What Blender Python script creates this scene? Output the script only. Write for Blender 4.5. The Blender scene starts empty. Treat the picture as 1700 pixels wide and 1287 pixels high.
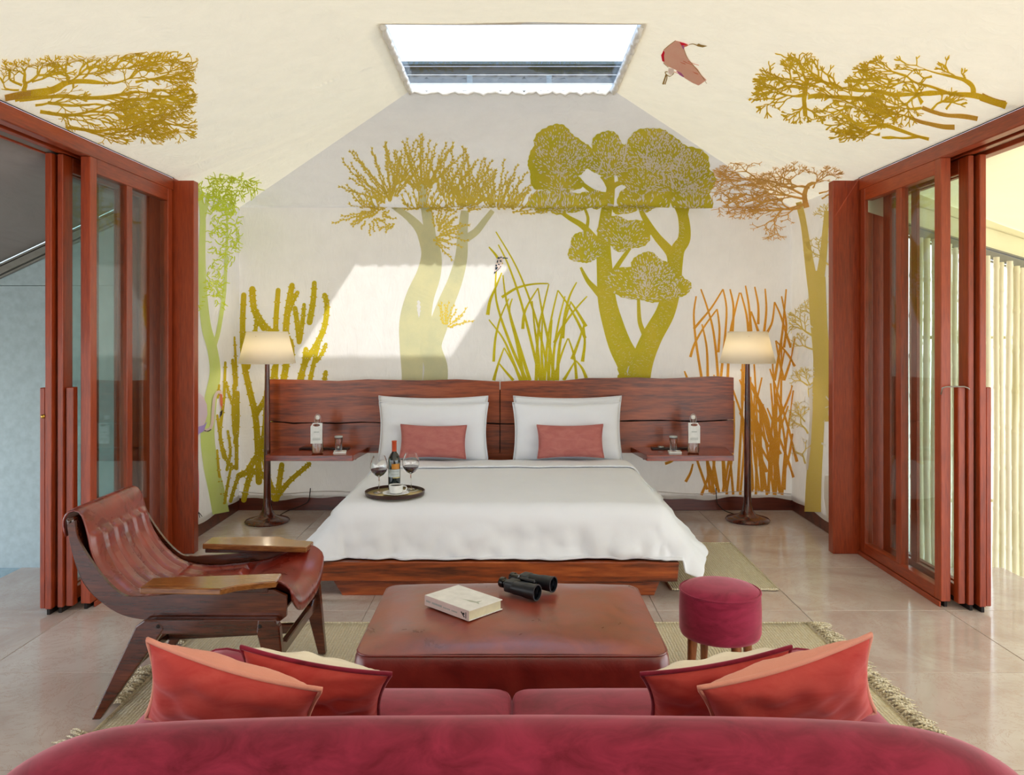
import bpy, bmesh, math, random
from mathutils import Vector, Matrix, noise
from math import sin, cos, pi, sqrt, exp

scene = bpy.context.scene
COL = scene.collection
# ------------------------------------------------------------------ camera
EYE = 1.55
FPX = 1325.0
VPX, VPY = 850.0, 548.0
cam_d = bpy.data.cameras.new('camera')
cam = bpy.data.objects.new('camera', cam_d)
COL.objects.link(cam)
cam.location = (0, 0, EYE)
cam.rotation_euler = (pi / 2, 0, 0)
cam_d.sensor_width = 36
cam_d.lens = 36 * FPX / 1700
cam_d.shift_x = (850 - VPX) / 1700
cam_d.shift_y = -(643.5 - VPY) / 1700
cam_d.clip_end = 300
scene.camera = cam
# ------------------------------------------------------------------ world, sun, exposure
scene.view_settings.view_transform = 'Standard'
scene.view_settings.look = 'None'
scene.view_settings.gamma = 1.0
scene.view_settings.use_curve_mapping = False
scene.view_settings.exposure = 0.36
world = bpy.data.worlds.new('sky')
scene.world = world
world.use_nodes = True
wn = world.node_tree.nodes
wl = world.node_tree.links
wn.clear()
wo = wn.new('ShaderNodeOutputWorld')
wb = wn.new('ShaderNodeBackground')
wc = wn.new('ShaderNodeTexCoord')
ws = wn.new('ShaderNodeSeparateXYZ')
wr = wn.new('ShaderNodeValToRGB')
wl.new(wc.outputs['Generated'], ws.inputs[0])
wl.new(ws.outputs['Z'], wr.inputs[0])
wr.color_ramp.elements[0].position = 0.0
wr.color_ramp.elements[0].color = (0.97, 0.98, 1.0, 1)
wr.color_ramp.elements[1].position = 0.7
wr.color_ramp.elements[1].color = (0.62, 0.78, 1.0, 1)
wl.new(wr.outputs[0], wb.inputs['Color'])
wb.inputs['Strength'].default_value = 3.4
wl.new(wb.outputs[0], wo.inputs[0])
sun_d = bpy.data.lights.new('sun', 'SUN')
sun_d.energy = 4.8
sun_d.angle = math.radians(0.8)
sun_d.color = (1.0, 0.93, 0.82)
sun = bpy.data.objects.new('sun', sun_d)
COL.objects.link(sun)
SUN_DIR = Vector((-0.47, 1.0, -0.737))
sun.rotation_euler = SUN_DIR.to_track_quat('-Z', 'Y').to_euler()
sun.location = (3, -6, 8)

# ------------------------------------------------------------------ helpers
def at(px, py, Y):
    return Vector(((px - VPX) * Y / FPX, Y, EYE - (py - VPY) * Y / FPX))

def hexc(h, a=1.0):
    h = h.lstrip('#')
    v = [int(h[i:i + 2], 16) / 255 for i in (0, 2, 4)]
    v = [c / 12.92 if c <= 0.04045 else ((c + 0.055) / 1.055) ** 2.4 for c in v]
    return (v[0], v[1], v[2], a)

def rgb(a, b, c):
    return tuple((v / 255 / 12.92 if v < 11 else ((v / 255 + 0.055) / 1.055) ** 2.4) for v in (a, b, c)) + (1,)

class NT:
    def __init__(s, name):
        s.m = bpy.data.materials.new(name)
        s.m.use_nodes = True
        s.t = s.m.node_tree
        s.t.nodes.clear()
        s.out = s.n('ShaderNodeOutputMaterial')
    def n(s, kind, **kw):
        nd = s.t.nodes.new(kind)
        for k, v in kw.items():
            if k.startswith('i_'):
                nd.inputs[k[2:].replace('_', ' ')].default_value = v
            else:
                setattr(nd, k, v)
        return nd
    def l(s, a, b):
        s.t.links.new(a, b)
    def coord(s, kind='Object', scale=(1, 1, 1), rot=(0, 0, 0)):
        c = s.n('ShaderNodeTexCoord')
        mp = s.n('ShaderNodeMapping')
        mp.inputs['Scale'].default_value = scale
        mp.inputs['Rotation'].default_value = rot
        if kind == 'World':
            g = s.n('ShaderNodeNewGeometry')
            s.l(g.outputs['Position'], mp.inputs[0])
        else:
            s.l(c.outputs[kind], mp.inputs[0])
        return mp.outputs[0]
    def noise(s, co, scale, detail=3, rough=0.5, dist=0.0):
        nd = s.n('ShaderNodeTexNoise')
        nd.inputs['Scale'].default_value = scale
        nd.inputs['Detail'].default_value = detail
        nd.inputs['Roughness'].default_value = rough
        nd.inputs['Distortion'].default_value = dist
        s.l(co, nd.inputs['Vector'])
        return nd.outputs[0]
    def ramp(s, fac, stops):
        r = s.n('ShaderNodeValToRGB')
        el = r.color_ramp.elements
        while len(el) < len(stops):
            el.new(0.5)
        for e, (p, c) in zip(el, stops):
            e.position = p
            e.color = c
        s.l(fac, r.inputs[0])
        return r.outputs[0]
    def mix(s, fac, a, b, mode='MIX'):
        m = s.n('ShaderNodeMix')
        m.data_type = 'RGBA'
        m.blend_type = mode
        for sock, v in ((0, fac), (6, a), (7, b)):
            if hasattr(v, 'links'):
                s.l(v, m.inputs[sock])
            else:
                m.inputs[sock].default_value = v
        return m.outputs[2]
    def bump(s, h, strength=0.3, dist=0.01, prev=None):
        b = s.n('ShaderNodeBump')
        b.inputs['Strength'].default_value = strength
        b.inputs['Distance'].default_value = dist
        s.l(h, b.inputs['Height'])
        if prev is not None:
            s.l(prev, b.inputs['Normal'])
        return b.outputs[0]
    def pbr(s, color, rough=0.5, metal=0.0, normal=None, spec=0.5, sheen=0.0, coat=0.0, trans=0.0, ior=1.5):
        p = s.n('ShaderNodeBsdfPrincipled')
        for nm, v in (('Base Color', color), ('Roughness', rough)):
            if hasattr(v, 'links'):
                s.l(v, p.inputs[nm])
            else:
                p.inputs[nm].default_value = v
        p.inputs['Metallic'].default_value = metal
        p.inputs['Specular IOR Level'].default_value = spec
        p.inputs['Sheen Weight'].default_value = sheen
        p.inputs['Sheen Roughness'].default_value = 0.4
        p.inputs['Coat Weight'].default_value = coat
        p.inputs['Coat Roughness'].default_value = 0.12
        p.inputs['Transmission Weight'].default_value = trans
        p.inputs['IOR'].default_value = ior
        if normal is not None:
            s.l(normal, p.inputs['Normal'])
        s.l(p.outputs[0], s.out.inputs[0])
        s.p = p; p.inputs['Sheen Tint'].default_value = (1, 1, 1, 1)
        return s.m

def simple(name, c, rough=0.5, metal=0.0, **kw):
    t = NT(name)
    co = t.coord('Object')
    n = t.noise(co, 25, 2)
    c = hexc(c) if isinstance(c, str) else c
    dark = (c[0] * 0.86, c[1] * 0.86, c[2] * 0.86, 1)
    col = t.ramp(n, [(0.3, dark), (0.7, c)])
    return t.pbr(col, rough, metal, **kw)

def wood(name, c1, c2, c3, axis='z', scale=1.0, rough=0.35, coat=0.25, figure=3.0, fine=60, cyc=9.0, amt=0.28):
    """procedural wood with grain running along one axis"""
    t = NT(name)
    st = {'x': (0.10, 1, 1), 'y': (1, 0.10, 1), 'z': (1, 1, 0.10)}[axis]
    co = t.coord('World', tuple(v * scale for v in st))
    n1 = t.noise(co, figure, 4, 0.55, 1.2)
    w = t.n('ShaderNodeMath', operation='MULTIPLY')
    t.l(n1, w.inputs[0]); w.inputs[1].default_value = cyc
    w2 = t.n('ShaderNodeMath', operation='PINGPONG')
    t.l(w.outputs[0], w2.inputs[0]); w2.inputs[1].default_value = 1.0
    n2 = t.noise(co, fine, 3, 0.6)
    mix = t.n('ShaderNodeMath', operation='MULTIPLY_ADD')
    t.l(n2, mix.inputs[0]); mix.inputs[1].default_value = 0.9 - amt
    hf = t.n('ShaderNodeMath', operation='MULTIPLY')
    t.l(w2.outputs[0], hf.inputs[0]); hf.inputs[1].default_value = amt
    t.l(hf.outputs[0], mix.inputs[2])
    col = t.ramp(mix.outputs[0], [(0.25, hexc(c1)), (0.5, hexc(c2)), (0.78, hexc(c3))])
    nb = t.bump(mix.outputs[0], 0.12, 0.003)
    return t.pbr(col, rough, 0, nb, 0.5, 0, coat)

def fabric(name, c, rough=0.9, weave=500, bump=0.15, sheen=0.0, transl=0.0, tc=None, wrinkle=0.0, var=0.06, spec=0.2):
    t = NT(name)
    co = t.coord('World')
    c = hexc(c) if isinstance(c, str) else c
    n = t.noise(co, 7, 4, 0.6)
    lo = tuple(max(0, v * (1 - var * 2)) for v in c[:3]) + (1,)
    col = t.ramp(n, [(0.3, lo), (0.7, c)])
    wv = t.noise(co, weave, 2, 0.6)
    nb = t.bump(wv, bump, 0.002)
    if wrinkle:
        co2 = t.coord('World', (1, 1, 0.35))
        wr_ = t.noise(co2, 9, 5, 0.6, 1.5)
        nb = t.bump(wr_, wrinkle, 0.03, nb)
    m = t.pbr(col, rough, 0, nb, spec, sheen)
    if transl:
        tr = t.n('ShaderNodeBsdfTranslucent')
        tr.inputs['Color'].default_value = tc or c
        ms = t.n('ShaderNodeMixShader')
        ms.inputs[0].default_value = transl
        t.l(t.p.outputs[0], ms.inputs[1]); t.l(tr.outputs[0], ms.inputs[2])
        t.l(ms.outputs[0], t.out.inputs[0])
    return m

class MB:
    """collects shapes into one mesh"""
    def __init__(s):
        s.v = []; s.f = []; s.mi = []; s.cur = 0
    def add(s, vs, fs):
        o = len(s.v)
        s.v += [tuple(v) for v in vs]
        s.f += [tuple(i + o for i in f) for f in fs]
        s.mi += [s.cur] * len(fs)
    def box(s, x0, x1, y0, y1, z0, z1, bev=0.0, seg=1, M=None):
        bm = bmesh.new()
        bmesh.ops.create_cube(bm, size=1)
        for v in bm.verts:
            v.co = Vector(((x0 + x1) / 2 + v.co.x * (x1 - x0), (y0 + y1) / 2 + v.co.y * (y1 - y0), (z0 + z1) / 2 + v.co.z * (z1 - z0)))
        if bev:
            bmesh.ops.bevel(bm, geom=list(bm.edges), offset=bev, segments=seg, affect='EDGES', profile=0.5)
        s.bm(bm, M)
        return s
    def bm(s, bm, M=None):
        bm.verts.index_update()
        vs = [(M @ v.co) if M else v.co.copy() for v in bm.verts]
        fs = [[v.index for v in f.verts] for f in bm.faces]
        bm.free()
        s.add(vs, fs)
    def prism(s, poly, axis, a, b, bev=0.0):
        """poly in the two other axes, extruded along axis a..b"""
        bm = bmesh.new()
        def P(p, q):
            if axis == 'y': return (p[0], q, p[1])
            if axis == 'x': return (q, p[0], p[1])
            return (p[0], p[1], q)
        lo = [bm.verts.new(P(p, a)) for p in poly]
        hi = [bm.verts.new(P(p, b)) for p in poly]
        n = len(poly)
        bm.faces.new(lo[::-1]); bm.faces.new(hi)
        for i in range(n):
            bm.faces.new((lo[i], lo[(i + 1) % n], hi[(i + 1) % n], hi[i]))
        bmesh.ops.recalc_face_normals(bm, faces=bm.faces)
        if bev:
            bmesh.ops.bevel(bm, geom=[e for e in bm.edges if e.calc_face_angle(0) > 0.6], offset=bev, segments=2, affect='EDGES', profile=0.5)
        s.bm(bm)
        return s
    def lathe(s, prof, cx=0, cy=0, cz=0, n=32, M=None, close=False):
        vs = []; fs = []
        for r, z in prof:
            for k in range(n):
                a = 2 * pi * k / n
                p = Vector((cx + r * cos(a), cy + r * sin(a), cz + z))
                vs.append(M @ p if M else p)
        m = len(prof)
        for i in range(m - 1 + (1 if close else 0)):
            j = (i + 1) % m
            for k in range(n):
                k2 = (k + 1) % n
                fs.append((i * n + k, i * n + k2, j * n + k2, j * n + k))
        if not close:
            if prof[0][0] > 1e-6: fs.append(tuple(range(n))[::-1])
            if prof[-1][0] > 1e-6: fs.append(tuple((m - 1) * n + k for k in range(n)))
        s.add(vs, fs)
        return s
    def tube(s, pts, r, n=8, closed=False, flat=1.0):
        pts = [Vector(p) for p in pts]
        m = len(pts)
        rs = r if isinstance(r, (list, tuple)) else [r] * m
        vs = []; fs = []
        prev = None
        for i, p in enumerate(pts):
            if closed:
                d = pts[(i + 1) % m] - pts[i - 1]
            else:
                d = pts[min(i + 1, m - 1)] - pts[max(i - 1, 0)]
            d = d.normalized() if d.length > 1e-9 else Vector((0, 0, 1))
            up = prev if prev is not None else (Vector((0, 0, 1)) if abs(d.z) < 0.9 else Vector((1, 0, 0)))
            u = (up - d * up.dot(d))
            if u.length < 1e-6: u = d.orthogonal()
            u.normalize(); w = d.cross(u)
            prev = u
            for k in range(n):
                a = 2 * pi * k / n
                vs.append(p + u * cos(a) * rs[i] + w * sin(a) * rs[i] * flat)
        for i in range(m if closed else m - 1):
            j = (i + 1) % m
            for k in range(n):
                k2 = (k + 1) % n
                fs.append((i * n + k, i * n + k2, j * n + k2, j * n + k))
        if not closed:
            fs.append(tuple(range(n))[::-1])
            fs.append(tuple((m - 1) * n + k for k in range(n)))
        s.add(vs, fs)
        return s
    def grid(s, fn, nu, nv, flip=False):
        vs = [fn(i / nu, j / nv) for j in range(nv + 1) for i in range(nu + 1)]
        fs = []
        for j in range(nv):
            for i in range(nu):
                a = j * (nu + 1) + i
                q = (a, a + 1, a + nu + 2, a + nu + 1)
                fs.append(q[::-1] if flip else q)
        s.add(vs, fs)
        return s
    def build(s, name, mat, parent=None, smooth=False, auto=None, mats=None, sub=0, solid=0, label=None, kind=None):
        me = bpy.data.meshes.new(name)
        me.from_pydata(s.v, [], s.f)
        for m in (mats or [mat]):
            me.materials.append(m)
        if mats:
            me.polygons.foreach_set('material_index', s.mi)
        me.update()
        if smooth:
            me.polygons.foreach_set('use_smooth', [True] * len(me.polygons))
            if auto is not None:
                try:
                    me.set_sharp_from_angle(angle=math.radians(auto))
                except Exception:
                    pass
        o = bpy.data.objects.new(name, me)
        COL.objects.link(o)
        if parent is not None: o.parent = parent
        if solid:
            md = o.modifiers.new('thickness', 'SOLIDIFY'); md.thickness = solid; md.offset = 0
        if sub:
            md = o.modifiers.new('smooth', 'SUBSURF'); md.levels = sub; md.render_levels = sub
        if label: o['label'] = label
        if kind: o['kind'] = kind
        return o

def thing(name, label, cat, loc=(0, 0, 0), rz=0.0, group=None):
    o = bpy.data.objects.new(name, None)
    COL.objects.link(o)
    o.empty_display_size = 0.1
    o.location = loc
    o.rotation_euler = (0, 0, rz)
    o['label'] = label; o['category'] = cat
    if group: o['group'] = group
    return o

def tag(o, label, cat, group=None, kind=None):
    o['label'] = label; o['category'] = cat
    if group: o['group'] = group
    if kind: o['kind'] = kind
    return o

def struct(o):
    o['kind'] = 'structure'
    return o

def dup(root, loc=None, rz=None, label=None, group=None):
    def cp(o, par):
        c = o.copy(); COL.objects.link(c)
        c.parent = par
        for ch in list(o.children):
            cp(ch, c)
        return c
    r = cp(root, None)
    if loc is not None: r.location = loc
    if rz is not None: r.rotation_euler = (0, 0, rz)
    if label: r['label'] = label
    if group: r['group'] = group
    return r

def sstep(a, b, x):
    t = max(0.0, min(1.0, (x - a) / (b - a)))
    return t * t * (3 - 2 * t)

def fbm(x, y, z, o=4):
    return noise.fractal(Vector((x, y, z)), 0.8, 2.0, o)

def cr(pts, per=6):
    """Catmull-Rom through points"""
    pts = [tuple(p) for p in pts]
    if len(pts) < 3:
        a, b = pts[0], pts[-1]
        return [tuple(a[k] + (b[k] - a[k]) * i / per for k in range(len(a))) for i in range(per + 1)]
    P = [pts[0]] + pts + [pts[-1]]
    out = []
    for i in range(1, len(P) - 2):
        p0, p1, p2, p3 = P[i - 1], P[i], P[i + 1], P[i + 2]
        for k in range(per):
            t = k / per
            out.append(tuple(0.5 * ((2 * b) + (-a + c) * t + (2 * a - 5 * b + 4 * c - d) * t * t + (-a + 3 * b - 3 * c + d) * t ** 3)
                             for a, b, c, d in zip(p0, p1, p2, p3)))
    out.append(pts[-1])
    return out

# ------------------------------------------------------------------ materials
M = {}
M['tent'] = fabric('tent_muslin', rgb(238, 231, 216), 0.95, 420, 0.2, 0, 0.12, rgb(245, 230, 198), 0.4, 0.03)
M['wallcloth'] = fabric('wall_muslin', rgb(229, 226, 224), 0.95, 420, 0.25, 0, 0.08, rgb(244, 230, 210), 0.30, 0.03)
M['teak'] = wood('red_hardwood', '#7c2c10', '#a03e18', '#b44e20', 'z', 1.0, 0.38, 0.15, 1.6, 90, 5, 0.2)
M['teak_y'] = wood('red_hardwood_long', '#7c2c10', '#a03e18', '#b44e20', 'y', 1.0, 0.38, 0.15, 1.6, 90, 5, 0.2)
M['rose_x'] = wood('rosewood_slab', '#5a2410', '#93431c', '#b05a2c', 'x', 1.2, 0.33, 0.25, 1.8, 60, 12, 0.26)
M['shelf_x'] = wood('shelf_rosewood', '#5a1d0c', '#933618', '#b04c26', 'x', 1.3, 0.22, 0.6, 3.0, 60)
M['base_x'] = wood('bed_rosewood', '#3c1709', '#8a3c14', '#b8602a', 'x', 1.2, 0.3, 0.3, 3.6, 50)
M['lampwood'] = wood('lamp_walnut', '#34150c', '#5a2616', '#74351f', 'z', 2.0, 0.25, 0.5, 4, 70)
M['chairwood'] = wood('chair_rosewood', '#33150a', '#552412', '#70371c', 'x', 1.5, 0.24, 0.5, 3, 70, 8, 0.22)
M['armwood'] = wood('armrest_wood', '#6a3a1c', '#94602f', '#ad7a45', 'x', 1.5, 0.2, 0.6, 3, 70, 8, 0.22)
M['legwood'] = wood('stool_leg_wood', '#5c2c14', '#8a4c26', '#a2623a', 'z', 2.5, 0.35, 0.3, 4, 60)
M['skirt'] = wood('skirting_wood', '#3a150c', '#5f2415', '#73301d', 'x', 1.0, 0.4, 0.2, 3, 60)
M['brass'] = simple('brass', '#c9a24a', 0.25, 1.0)
M['steel'] = simple('brushed_steel', '#b9bcbc', 0.3, 1.0)
M['dark'] = simple('dark_gap', '#1c1210', 0.8)

def glass_mat(name, tint=(0.93, 0.97, 0.95, 1), refl=0.10):
    t = NT(name)
    tr = t.n('ShaderNodeBsdfTransparent'); tr.inputs[0].default_value = tint
    gl = t.n('ShaderNodeBsdfGlossy'); gl.inputs['Roughness'].default_value = 0.02
    lw = t.n('ShaderNodeLayerWeight'); lw.inputs[0].default_value = 0.5
    pw = t.n('ShaderNodeMath', operation='POWER'); t.l(lw.outputs['Facing'], pw.inputs[0]); pw.inputs[1].default_value = 4.0
    fr = t.n('ShaderNodeMath', operation='MULTIPLY_ADD'); t.l(pw.outputs[0], fr.inputs[0]); fr.inputs[1].default_value = 0.6; fr.inputs[2].default_value = 0.035
    mx = t.n('ShaderNodeMixShader')
    t.l(fr.outputs[0], mx.inputs[0]); t.l(tr.outputs[0], mx.inputs[1]); t.l(gl.outputs[0], mx.inputs[2])
    t.l(mx.outputs[0], t.out.inputs[0])
    return t.m
M['glass'] = glass_mat('pane_glass')
M['glass_green'] = glass_mat('pane_glass_green', (0.88, 0.95, 0.93, 1))
t = NT('clear_glass'); M['clear'] = t.pbr((1, 1, 1, 1), 0.0, 0, None, 0.5, 0, 0, 1.0, 1.45)

def leather(name, c1, c2, c3, rough=0.32):
    t = NT(name)
    co = t.coord('World')
    n = t.noise(co, 6, 5, 0.6, 0.6)
    col = t.ramp(n, [(0.3, hexc(c1)), (0.52, hexc(c2)), (0.75, hexc(c3))])
    v = t.noise(co, 260, 3, 0.6)
    nb = t.bump(v, 0.10, 0.002)
    w = t.noise(co, 14, 4, 0.6, 1.0)
    nb = t.bump(w, 0.07, 0.02, nb)
    r = t.ramp(n, [(0.3, (rough - 0.08,) * 3 + (1,)), (0.7, (rough + 0.1,) * 3 + (1,))])
    m = t.pbr(col, r, 0, nb, 0.7, 0, 0.45)
    t.p.inputs['Coat Roughness'].default_value = 0.3
    return m
M['ottoman'] = leather('ottoman_leather', '#6a2415', '#8a3722', '#9a4a32', 0.34)
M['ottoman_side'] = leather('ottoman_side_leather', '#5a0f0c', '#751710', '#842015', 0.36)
M['sling'] = leather('sling_leather', '#5a160e', '#7e2416', '#963424', 0.28)

def velvet(name, c1, c2, rough=0.75, sheen=0.6):
    t = NT(name)
    co = t.coord('World', (1, 1, 2.5))
    n = t.noise(co, 9, 5, 0.65, 0.8)
    col = t.ramp(n, [(0.3, hexc(c1)), (0.7, hexc(c2))])
    v = t.noise(t.coord('World'), 600, 2)
    m = t.pbr(col, rough, 0, t.bump(v, 0.08, 0.001), 0.15, sheen)
    t.p.inputs['Sheen Tint'].default_value = (1.0, 0.50, 0.58, 1)
    return m
M['sofa'] = velvet('sofa_velvet', '#641222', '#922840', 0.75, 0.6)
M['stool'] = velvet('stool_velvet', '#781a32', '#9a2a48')
M['rosecush'] = velvet('dusty_rose_velvet', '#a8605c', '#b8746c', 0.8, 0.35)
M['coral'] = velvet('coral_velvet', '#b23c38', '#c4544c', 0.8, 0.5)
M['coral_front'] = fabric('coral_waffle', '#e29a86', 0.9, 300, 0.5, 0.1)
M['cream'] = fabric('cream_cotton', '#efe4d0', 0.9, 350, 0.3)
M['linen'] = fabric('white_bed_linen', '#e6e8ee', 0.9, 500, 0.1, 0.0, 0, None, 0.06, 0.01)
M['shade'] = fabric('linen_lampshade', '#faf6ec', 0.9, 300, 0.3, 0, 0.42, hexc('#fbf3e0'), 0, 0.02)
# ------------------------------------------------------------------ room shell
XL, XR, YB, ZE = -2.34, 2.40, 6.85, 2.60          # side planes, back plane, eave height
SKX, SKF, SKB, SKZ = 0.69, 4.26, 5.43, 3.18        # skylight hole
YF0 = 1.10                                         # front eave line
PL = []  # inner planes: (point, inward normal)
def plane3(a, b, c, inside=Vector((0, 4, 1.5))):
    a, b, c = Vector(a), Vector(b), Vector(c)
    n = (b - a).cross(c - a).normalized()
    if n.dot(inside - a) < 0: n = -n
    return (a, n)
PL.append(plane3((XL, 0, 0), (XL, 1, 0), (XL, 0, 1)))
PL.append(plane3((XR, 0, 0), (XR, 1, 0), (XR, 0, 1)))
PL.append(plane3((0, YB, 0), (1, YB, 0), (0, YB, 1)))
PL.append(plane3((0, YB, ZE), (1, YB, ZE), (0, SKB, SKZ)))
PL.append(plane3((XL, YF0, ZE), (XL, YB, ZE), (-SKX, SKF, SKZ)))
PL.append(plane3((XR, YF0, ZE), (XR, YB, ZE), (SKX, SKF, SKZ)))
PL.append(plane3((0, YF0, ZE), (1, YF0, ZE), (0, SKF, SKZ)))

def wrinkle(P, k):
    """gentle cloth relief, zero where two cloths meet"""
    ds = sorted(abs(n.dot(P - a)) for a, n in PL)
    damp = sstep(0.0, 0.22, ds[1])
    if k == 2:      # back wall: vertical soft folds
        d = 0.018 * noise.noise(Vector((P.x * 2.1, 0, P.z * 0.5))) + 0.006 * noise.noise(Vector((P.x * 7, 3, P.z * 1.2)))
    elif k == 3:    # sloping hip cloth above it, with a swag near the seam
        q = (P.z - ZE)
        sw = 0.06 * exp(-((q - 0.045) / 0.03) ** 2) * sstep(0.0, 0.03, q) * (0.55 + 0.45 * abs(sin(P.x * 2.6 + 0.6)))
        return sw * sstep(0, 0.08, min(abs(PL[j][1].dot(P - PL[j][0])) for j in (4, 5))) + 0.02 * damp * noise.noise(Vector((P.x * 3, P.z * 2, 5)))
    elif k in (0, 1):
        d = 0.015 * noise.noise(Vector((k * 9, P.y * 3.0, P.z * 0.6)))
    else:           # big ceiling cloths: folds fan out from the skylight corners
        sx = -1 if P.x < 0 else 1
        cx, cy = sx * SKX, SKF if P.y < 4.8 else SKB
        a = math.atan2(P.y - cy, (P.x - cx) * sx + 1e-6)
        r = sqrt((P.x - cx) ** 2 + (P.y - cy) ** 2)
        d = 0.024 * noise.noise(Vector((a * 6, r * 0.5, k))) * sstep(0.1, 1.2, r)
        d += 0.013 * noise.noise(Vector((a * 17, r * 0.7, k + 7))) * sstep(0.3, 1.5, r)
        d += 0.006 * noise.noise(Vector((a * 34, r * 1.1, k + 3))) * sstep(0.8, 1.8, r)
        d += 0.02 * noise.noise(Vector((P.x * 0.9, P.y * 0.9, k)))
    if k < 3:
        d *= 0.15 + 0.85 * sstep(0.1, 0.6, P.z)
    return d * damp

def on_cloth(P, k, off=0.0):
    return P + PL[k][1] * (wrinkle(P, k) + off)

def quad_grid(mb, A, B, C, D, k, nu, nv, off=0.0):
    """A-B bottom edge, D-C top edge; faces inwards or not does not matter"""
    A, B, C, D = map(Vector, (A, B, C, D))
    def fn(u, v):
        P = (A.lerp(B, u)).lerp(D.lerp(C, u), v)
        return on_cloth(P, k, off)
    mb.grid(fn, nu, nv)

# walls of printed cloth
b = MB()
def wb_fn(u, v):
    x = XL + (XR - XL) * u
    z0 = 0.105 + 0.012 * sin(x * 7) + 0.008 * sin(x * 17 + 1)
    return on_cloth(Vector((x, YB, z0 + (ZE - z0) * v)), 2)
b.grid(wb_fn, 120, 70)
wall_back = struct(b.build('wall_back', M['wallcloth'], smooth=True))
YW0 = 5.60
def side_fn(k, X):
    def fn(u, v):
        y = YW0 + (YB - YW0) * u
        z0 = 0.10 + 0.010 * sin(y * 9)
        return on_cloth(Vector((X, y, z0 + (ZE - z0) * v)), k)
    return fn
b = MB(); b.grid(side_fn(0, XL), 36, 70); wall_left = struct(b.build('wall_left', M['wallcloth'], smooth=True))
b = MB(); b.grid(side_fn(1, XR), 36, 70); wall_right = struct(b.build('wall_right', M['wallcloth'], smooth=True))
# ceiling cloth
b = MB()
b.cur = 1
quad_grid(b, (XL, YB, ZE), (XR, YB, ZE), (SKX, SKB, SKZ), (-SKX, SKB, SKZ), 3, 110, 50)
b.cur = 0
quad_grid(b, (XL, YF0, ZE), (XL, YB, ZE), (-SKX, SKB, SKZ), (-SKX, SKF, SKZ), 4, 230, 110)
quad_grid(b, (XR, YF0, ZE), (XR, YB, ZE), (SKX, SKB, SKZ), (SKX, SKF, SKZ), 5, 230, 110)
quad_grid(b, (XL, YF0, ZE), (XR, YF0, ZE), (SKX, SKF, SKZ), (-SKX, SKF, SKZ), 6, 90, 70)
b.grid(lambda u, v: (XL + (XR - XL) * u, -2.6 + (YF0 + 2.6) * v, ZE), 4, 4)
ceiling = struct(b.build('ceiling', None, smooth=True, auto=12, mats=[M['tent'], M['wallcloth']]))
# unseen cloth wall added behind the viewer to cut the light from the front
b = MB(); b.grid(lambda u, v: (XL + (XR - XL) * u, -2.6, 0.02 + (ZE - 0.02) * v), 4, 4)
struct(b.build('wall_light_block', M['wallcloth']))
# hems
b = MB()
def hem(pts, r=0.006):
    b.tube(pts, r, 6)
hem([on_cloth(Vector((XL + (XR - XL) * i / 120, YB, 0.155 + 0.012 * sin((XL + (XR - XL) * i / 120) * 7))), 2, 0.001) for i in range(121)], 0.004)
b.build('hem', M['wallcloth'], wall_back, True)
# ruffled cloth edge round the skylight hole, with its shaft
b = MB()
edge = []
for (p, q, n) in (((-SKX, SKF), (-SKX, SKB), 40), ((-SKX, SKB), (SKX, SKB), 50), ((SKX, SKB), (SKX, SKF), 40)):
    for i in range(n):
        u = i / n
        edge.append(Vector((p[0] + (q[0] - p[0]) * u, p[1] + (q[1] - p[1]) * u, SKZ - 0.012 + 0.008 * sin(i * 1.3) + 0.006 * sin(i * 3.1))))
b.tube(edge, [0.016 + 0.006 * sin(i * 2.1) for i in range(len(edge))], 8)
M['ruffle'] = simple('white_ruffle', '#f4f1ea', 0.9)
b.build('ruffle', M['ruffle'], ceiling, True)

# skylight: white shaft, glass box, louvres behind
win = bpy.data.objects.new('window_1', None); COL.objects.link(win); win.location = (0, 4.85, SKZ); struct(win)
def wl_(mb, name, mat, **k):
    o = mb.build(name, mat, win, **k); o.matrix_parent_inverse = Matrix.Translation((0, -4.85, -SKZ)); return o
M['white_frame'] = simple('white_painted_frame', '#eef2f4', 0.4)
b = MB()
e = 0.035
b.box(-SKX - e, SKX + e, SKB, SKB + e, SKZ, SKZ + 0.05)
b.box(-SKX - e, SKX + e, SKF - e, SKF, SKZ, SKZ + 0.05)
b.box(-SKX - e, -SKX, SKF, SKB, SKZ, SKZ + 0.05)
b.box(SKX, SKX + e, SKF, SKB, SKZ, SKZ + 0.05)
wl_(b, 'curb', M['white_frame'])
b = MB(); b.box(-SKX, SKX, SKF, SKB, SKZ + 0.040, SKZ + 0.046); wl_(b, 'pane', glass_mat('skylight_glass', (0.66, 0.68, 0.71, 1)))
b = MB()
for x in (-0.18, 0.18, ):
    b.box(x - 0.012, x + 0.012, SKF + 0.001, SKF + 0.03, SKZ + 0.018, SKZ + 0.039)
wl_(b, 'clip', M['steel'])
lv = thing('roof_louvre', 'dark blue-grey horizontal louvre slats beyond the skylight', 'louvre', (0, 6.05, 3.175))
M['louvre'] = simple('blue_grey_slats', '#0f2630', 0.5)
M['louvre2'] = simple('pale_blue_rail', '#3d5a68', 0.5)
for i, (z0, z1) in enumerate(((0.10, 0.17), (0.175, 0.245), (0.25, 0.315), (0.32, 0.38))):
    b = MB(); b.prism([(0.0, z0), (0.014, z0 - 0.004), (0.05, z1), (0.036, z1 + 0.004)], 'x', -1.35, 1.35)
    b.build('slat', M['louvre'], lv)
b = MB(); b.box(-1.35, 1.35, -0.02, 0.03, 0.385, 0.405); b.build('rail', M['louvre2'], lv)
b = MB(); b.box(-1.35, 1.35, -0.02, 0.05, 0.0, 0.085); b.build('rail', M['louvre2'], lv)
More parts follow.
